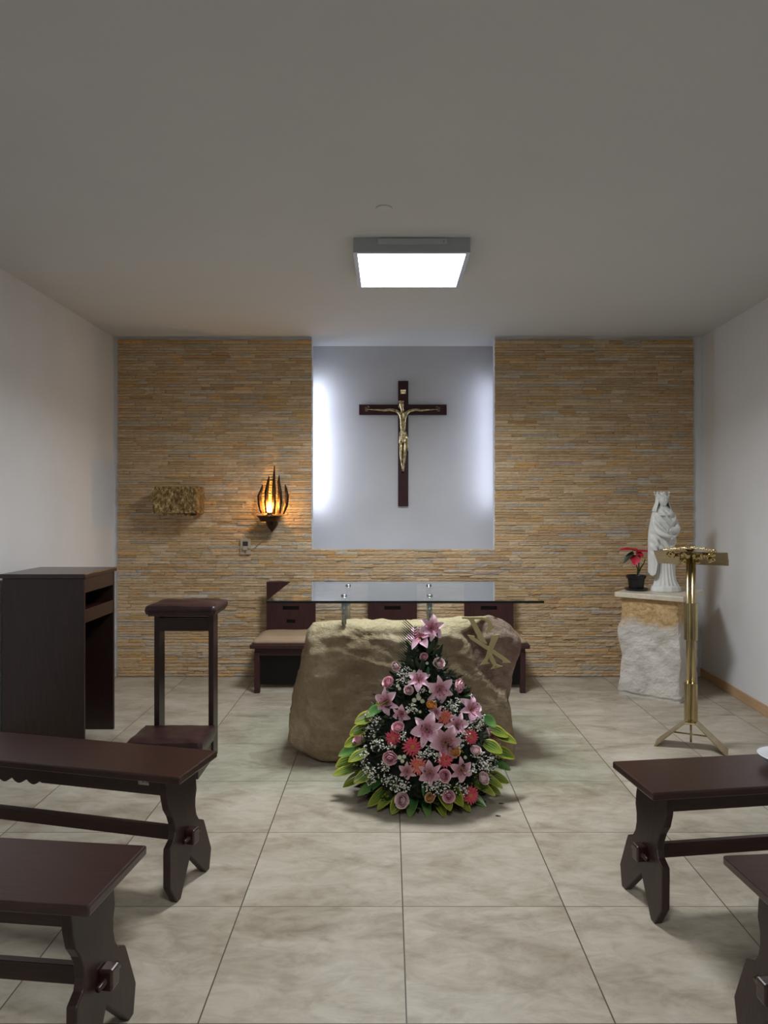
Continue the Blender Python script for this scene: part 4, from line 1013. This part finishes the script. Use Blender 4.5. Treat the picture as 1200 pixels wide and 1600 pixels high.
for (x, y, s5, mt) in [(425,355,32,'rose_pale'),(575,308,26,'rose'),(655,345,36,'rose_pale'),(380,450,38,'rose'),(488,492,30,'rose_pale'),(755,462,42,'rose'),(280,632,36,'rose_pale'),(215,772,36,'rose'),(432,700,38,'rose'),(387,857,43,'rose'),(857,828,34,'rose_pale'),
    (685,962,37,'rose'),(895,978,38,'rose_pale'),(458,1098,45,'rose_pale'),(710,1070,38,'rose'),(738,832,36,'rose_orange'),(608,1085,30,'rose_peach'),(612,578,32,'rose_orange')]:
    p = onsurf(*C(x, y), .012); o = newobj('rose', RM[mt][rf.randrange(2)], root); place(o, p, (onormal(p)+Vector((rf.uniform(-.6, .6), -.1, rf.uniform(-.5, 1.1)))).normalized(), rf.uniform(0, 6), s5*MPX*1.12)
    if mt == 'rose_orange': o['label'] = 'orange rose'
    if mt == 'rose_peach': o['label'] = 'peach rose'
for (x, y, s5, mt) in [(405,752,44,'gerbera'),(510,800,50,'gerbera'),(540,907,46,'gerbera_coral'),(690,870,42,'gerbera'),(830,1068,46,'gerbera'),(830,745,42,'gerbera'),(690,640,42,'gerbera_coral')]:
    p = onsurf(*C(x, y), .012); o = newobj('gerbera', GM[mt][rf.randrange(2)], root); place(o, p, (onormal(p)+Vector((rf.uniform(-.2, .2), -.7, rf.uniform(-.3, .3)))).normalized(), rf.uniform(0, 6), s5*MPX*1.1)
    newobj('flower_disc', DM, o)
for (x, y, s5) in [(505,330,12),(590,340,12),(520,385,11),(430,465,14),(440,480,12),(520,545,17),(545,532,18),(565,550,16),(510,568,13),(540,520,14),(533,600,11),(515,590,10),(552,608,10),(440,860,16),(455,880,15),(465,855,14),(660,690,14),(645,735,13),(610,495,15),(630,340,14),(845,900,12),(300,740,13),(310,770,12),(270,690,11),(800,860,13),(990,880,12),(975,910,12),(995,920,11),(690,690,11),(740,600,11),(850,610,12),(470,500,10)]:
    p = onsurf(*C(x, y), .018); o = newobj('button_chrysanthemum', MM[rf.randrange(2)], root); place(o, p, (onormal(p)+Vector((0, -.4, rf.uniform(-.2, .5)))).normalized(), rf.uniform(0, 6), s5*MPX*1.1)
for (x, y, sp2) in [(455,425,45),(480,385,30),(270,700,50),(300,660,40),(320,790,45),(230,880,45),(270,930,40),(285,975,42),(380,985,45),(420,1010,40),(350,915,40),(385,810,35),(780,770,50),(760,800,35),(600,830,45),(560,850,30),(875,870,50),(910,905,40),(720,590,45),(745,560,35),(660,1035,45),(640,1000,35),(780,1035,45),(500,590,35),(860,680,50),(880,650,40),(930,905,40),(470,1020,35),(460,740,35),(650,860,30),(800,720,35),(590,1020,30),(830,930,35),(690,1010,30),(955,860,35),(620,560,25),(560,490,28),(240,820,35)]:
    m = MB(); p0 = onsurf(*C(x, y), -.03); nn = onormal(p0); n = int(sp2*.85)
    for k in range(n):
        a = rf.uniform(0, 6.28); rr = rf.random()**.6*sp2; p = onsurf(*C(x+rr*math.cos(a), y+rr*math.sin(a)), rf.uniform(.0, .035)); s6 = rf.choice((.0030, .0036, .0042, .0052))
        q = p-FC; m.ball(q, s6, 5, sz=.8)
        if k % 2 == 0: m.tube([p0-FC, (p0-FC).lerp(q, .6)+Vector((0, 0, .004)), q], .0006, 3, cap=False)
    m.build('gypsophila_spray', 'gyps', root)
# lily buds and small fresh leaves
for (x, y, L, d, mt) in [(596,385,.05,(0,-.3,1),'leafgreen'),(568,1030,.075,(.05,-.6,-1),'leafgreen'),(940,795,.04,(1,-.4,-.1),'mum'),(705,1130,.05,(.2,-.8,.3),'leafgreen'),(820,525,.05,(1,-.3,.3),'leafgreen')]:
    p = onsurf(*C(x, y), .015)-FC; d = Vector(d).normalized(); m = MB(); m.tube([p-d*L*.5, p-d*L*.2, p+d*L*.2, p+d*L*.5], [.003, .008, .008, .002], 8); m.build('lily_bud', mt, root, smooth=True, attr='pt')
# broad leaves round the rim
leaves = [(588,1100,.09),(572,1118,.11),(556,1130,.12),(548,1148,.10),(539,1165,.13),(530,1180,.13),(526,1198,.10),(522,1212,.15),(538,1228,.12),(561,1242,.13),(577,1258,.13),(592,1264,.13),(613,1270,.10),(668,1285,.14),(694,1284,.14),(703,1264,.10),(733,1277,.14),(758,1262,.14),(771,1243,.12),(783,1232,.12),(794,1222,.13),(796,1203,.10),(802,1185,.12),(806,1160,.13),(793,1150,.11),(776,1133,.08),(784,1175,.11),(546,1190,.12),(554,1222,.12),(640,1276,.10),(780,1252,.11),(722,1258,.11)]
for i, (px, py, L) in enumerate(leaves):
    off = .075 if py > 1120 else .05
    tip = onsurf(px, py, off); tip.z = max(tip.z, .012); out_ = Vector((tip.x-FC.x, tip.y-FC.y, 0)).normalized(); 
    if py > 1225: b_ = tip-out_*L*1.1+Vector((0, 0, L*.45))
    else: b_ = tip-out_*L*.85-Vector((0, 0, -.02))+Vector((0, -.01, L*.15))
    L2 = (tip-b_).length; m = MB()
    sheet(m, b_-FC, tip-b_, (rf.uniform(-.5, .5), -.55, .9), L2*1.08, rf.uniform(.055, .076), bend=rf.uniform(-.12, .05), fold=rf.uniform(.25, .55), curl=.04, nu=12, nv=8, prof=lambda u: math.sin(PI*min(1, u*.90+.10)**.9)**.65)
    m.build('broad_leaf', 'leafgreen' if i % 4 == 1 else 'leafvar', root, smooth=True, attr='pt', solid=.0012)
# palm frond at the tip
m = MB(); b_, t_ = at(648, 1062, 3.56)-FC, at(648, 978, 3.58)-FC; m.tube([b_, t_], [.003, .0015], 6)
for k in range(20):
    p = b_.lerp(t_, k/20)
    for sg in (-1, 1):
        sheet(m, p, (sg*.72, -.10, .69), (0, -1, .2), (.135-.045*k/20)*(1 if sg < 0 else .2), .0055, bend=.02, fold=.3, nu=3, nv=2, cval=.6)
m.build('palm_frond', 'leafdark', root, attr='pt')
m = MB()
for k in range(16):
    p = onsurf(rf.uniform(636, 688), rf.uniform(1005, 1050), 0)-FC; sheet(m, p, (rf.uniform(-.6, .6), -.3, 1), (rf.uniform(-1, 1), -1, 0), rf.uniform(.05, .08), .022, nu=5, nv=2, cval=1)
m.build('ruscus_leaves', 'leafdark', root, attr='pt')['kind'] = 'stuff'
m = MB()
for p, q in ((((652, 1010)), (655, 985)), ((668, 1020), (664, 992)), ((664, 1035), (667, 1008))): m.tube([at(*p, 3.62)-FC, at(*q, 3.62)-FC], .003, 6)
m.build('flower_stem', 'stem', root)

# fallen leaf bits on the floor
for px, py, lab in ((783, 1256, 'small fallen leaf fragment right of the flowers, nearer the boulder'), (778, 1275, 'small fallen leaf fragment right of the flowers, nearer the viewer')):
    Y = CAM_H*F_PX/(py-VPY); p = at(px, py, Y); m = MB(); sheet(m, (p.x-.012, Y, .003), (1, -.4, 0), (0, 0, 1), .028, .010, bend=.08, nu=4, nv=2, cval=0)
    tag(m.build('leaf_fragment', 'leafdark', attr='pt', solid=.001), lab, 'leaf', 'fallen leaf bits')
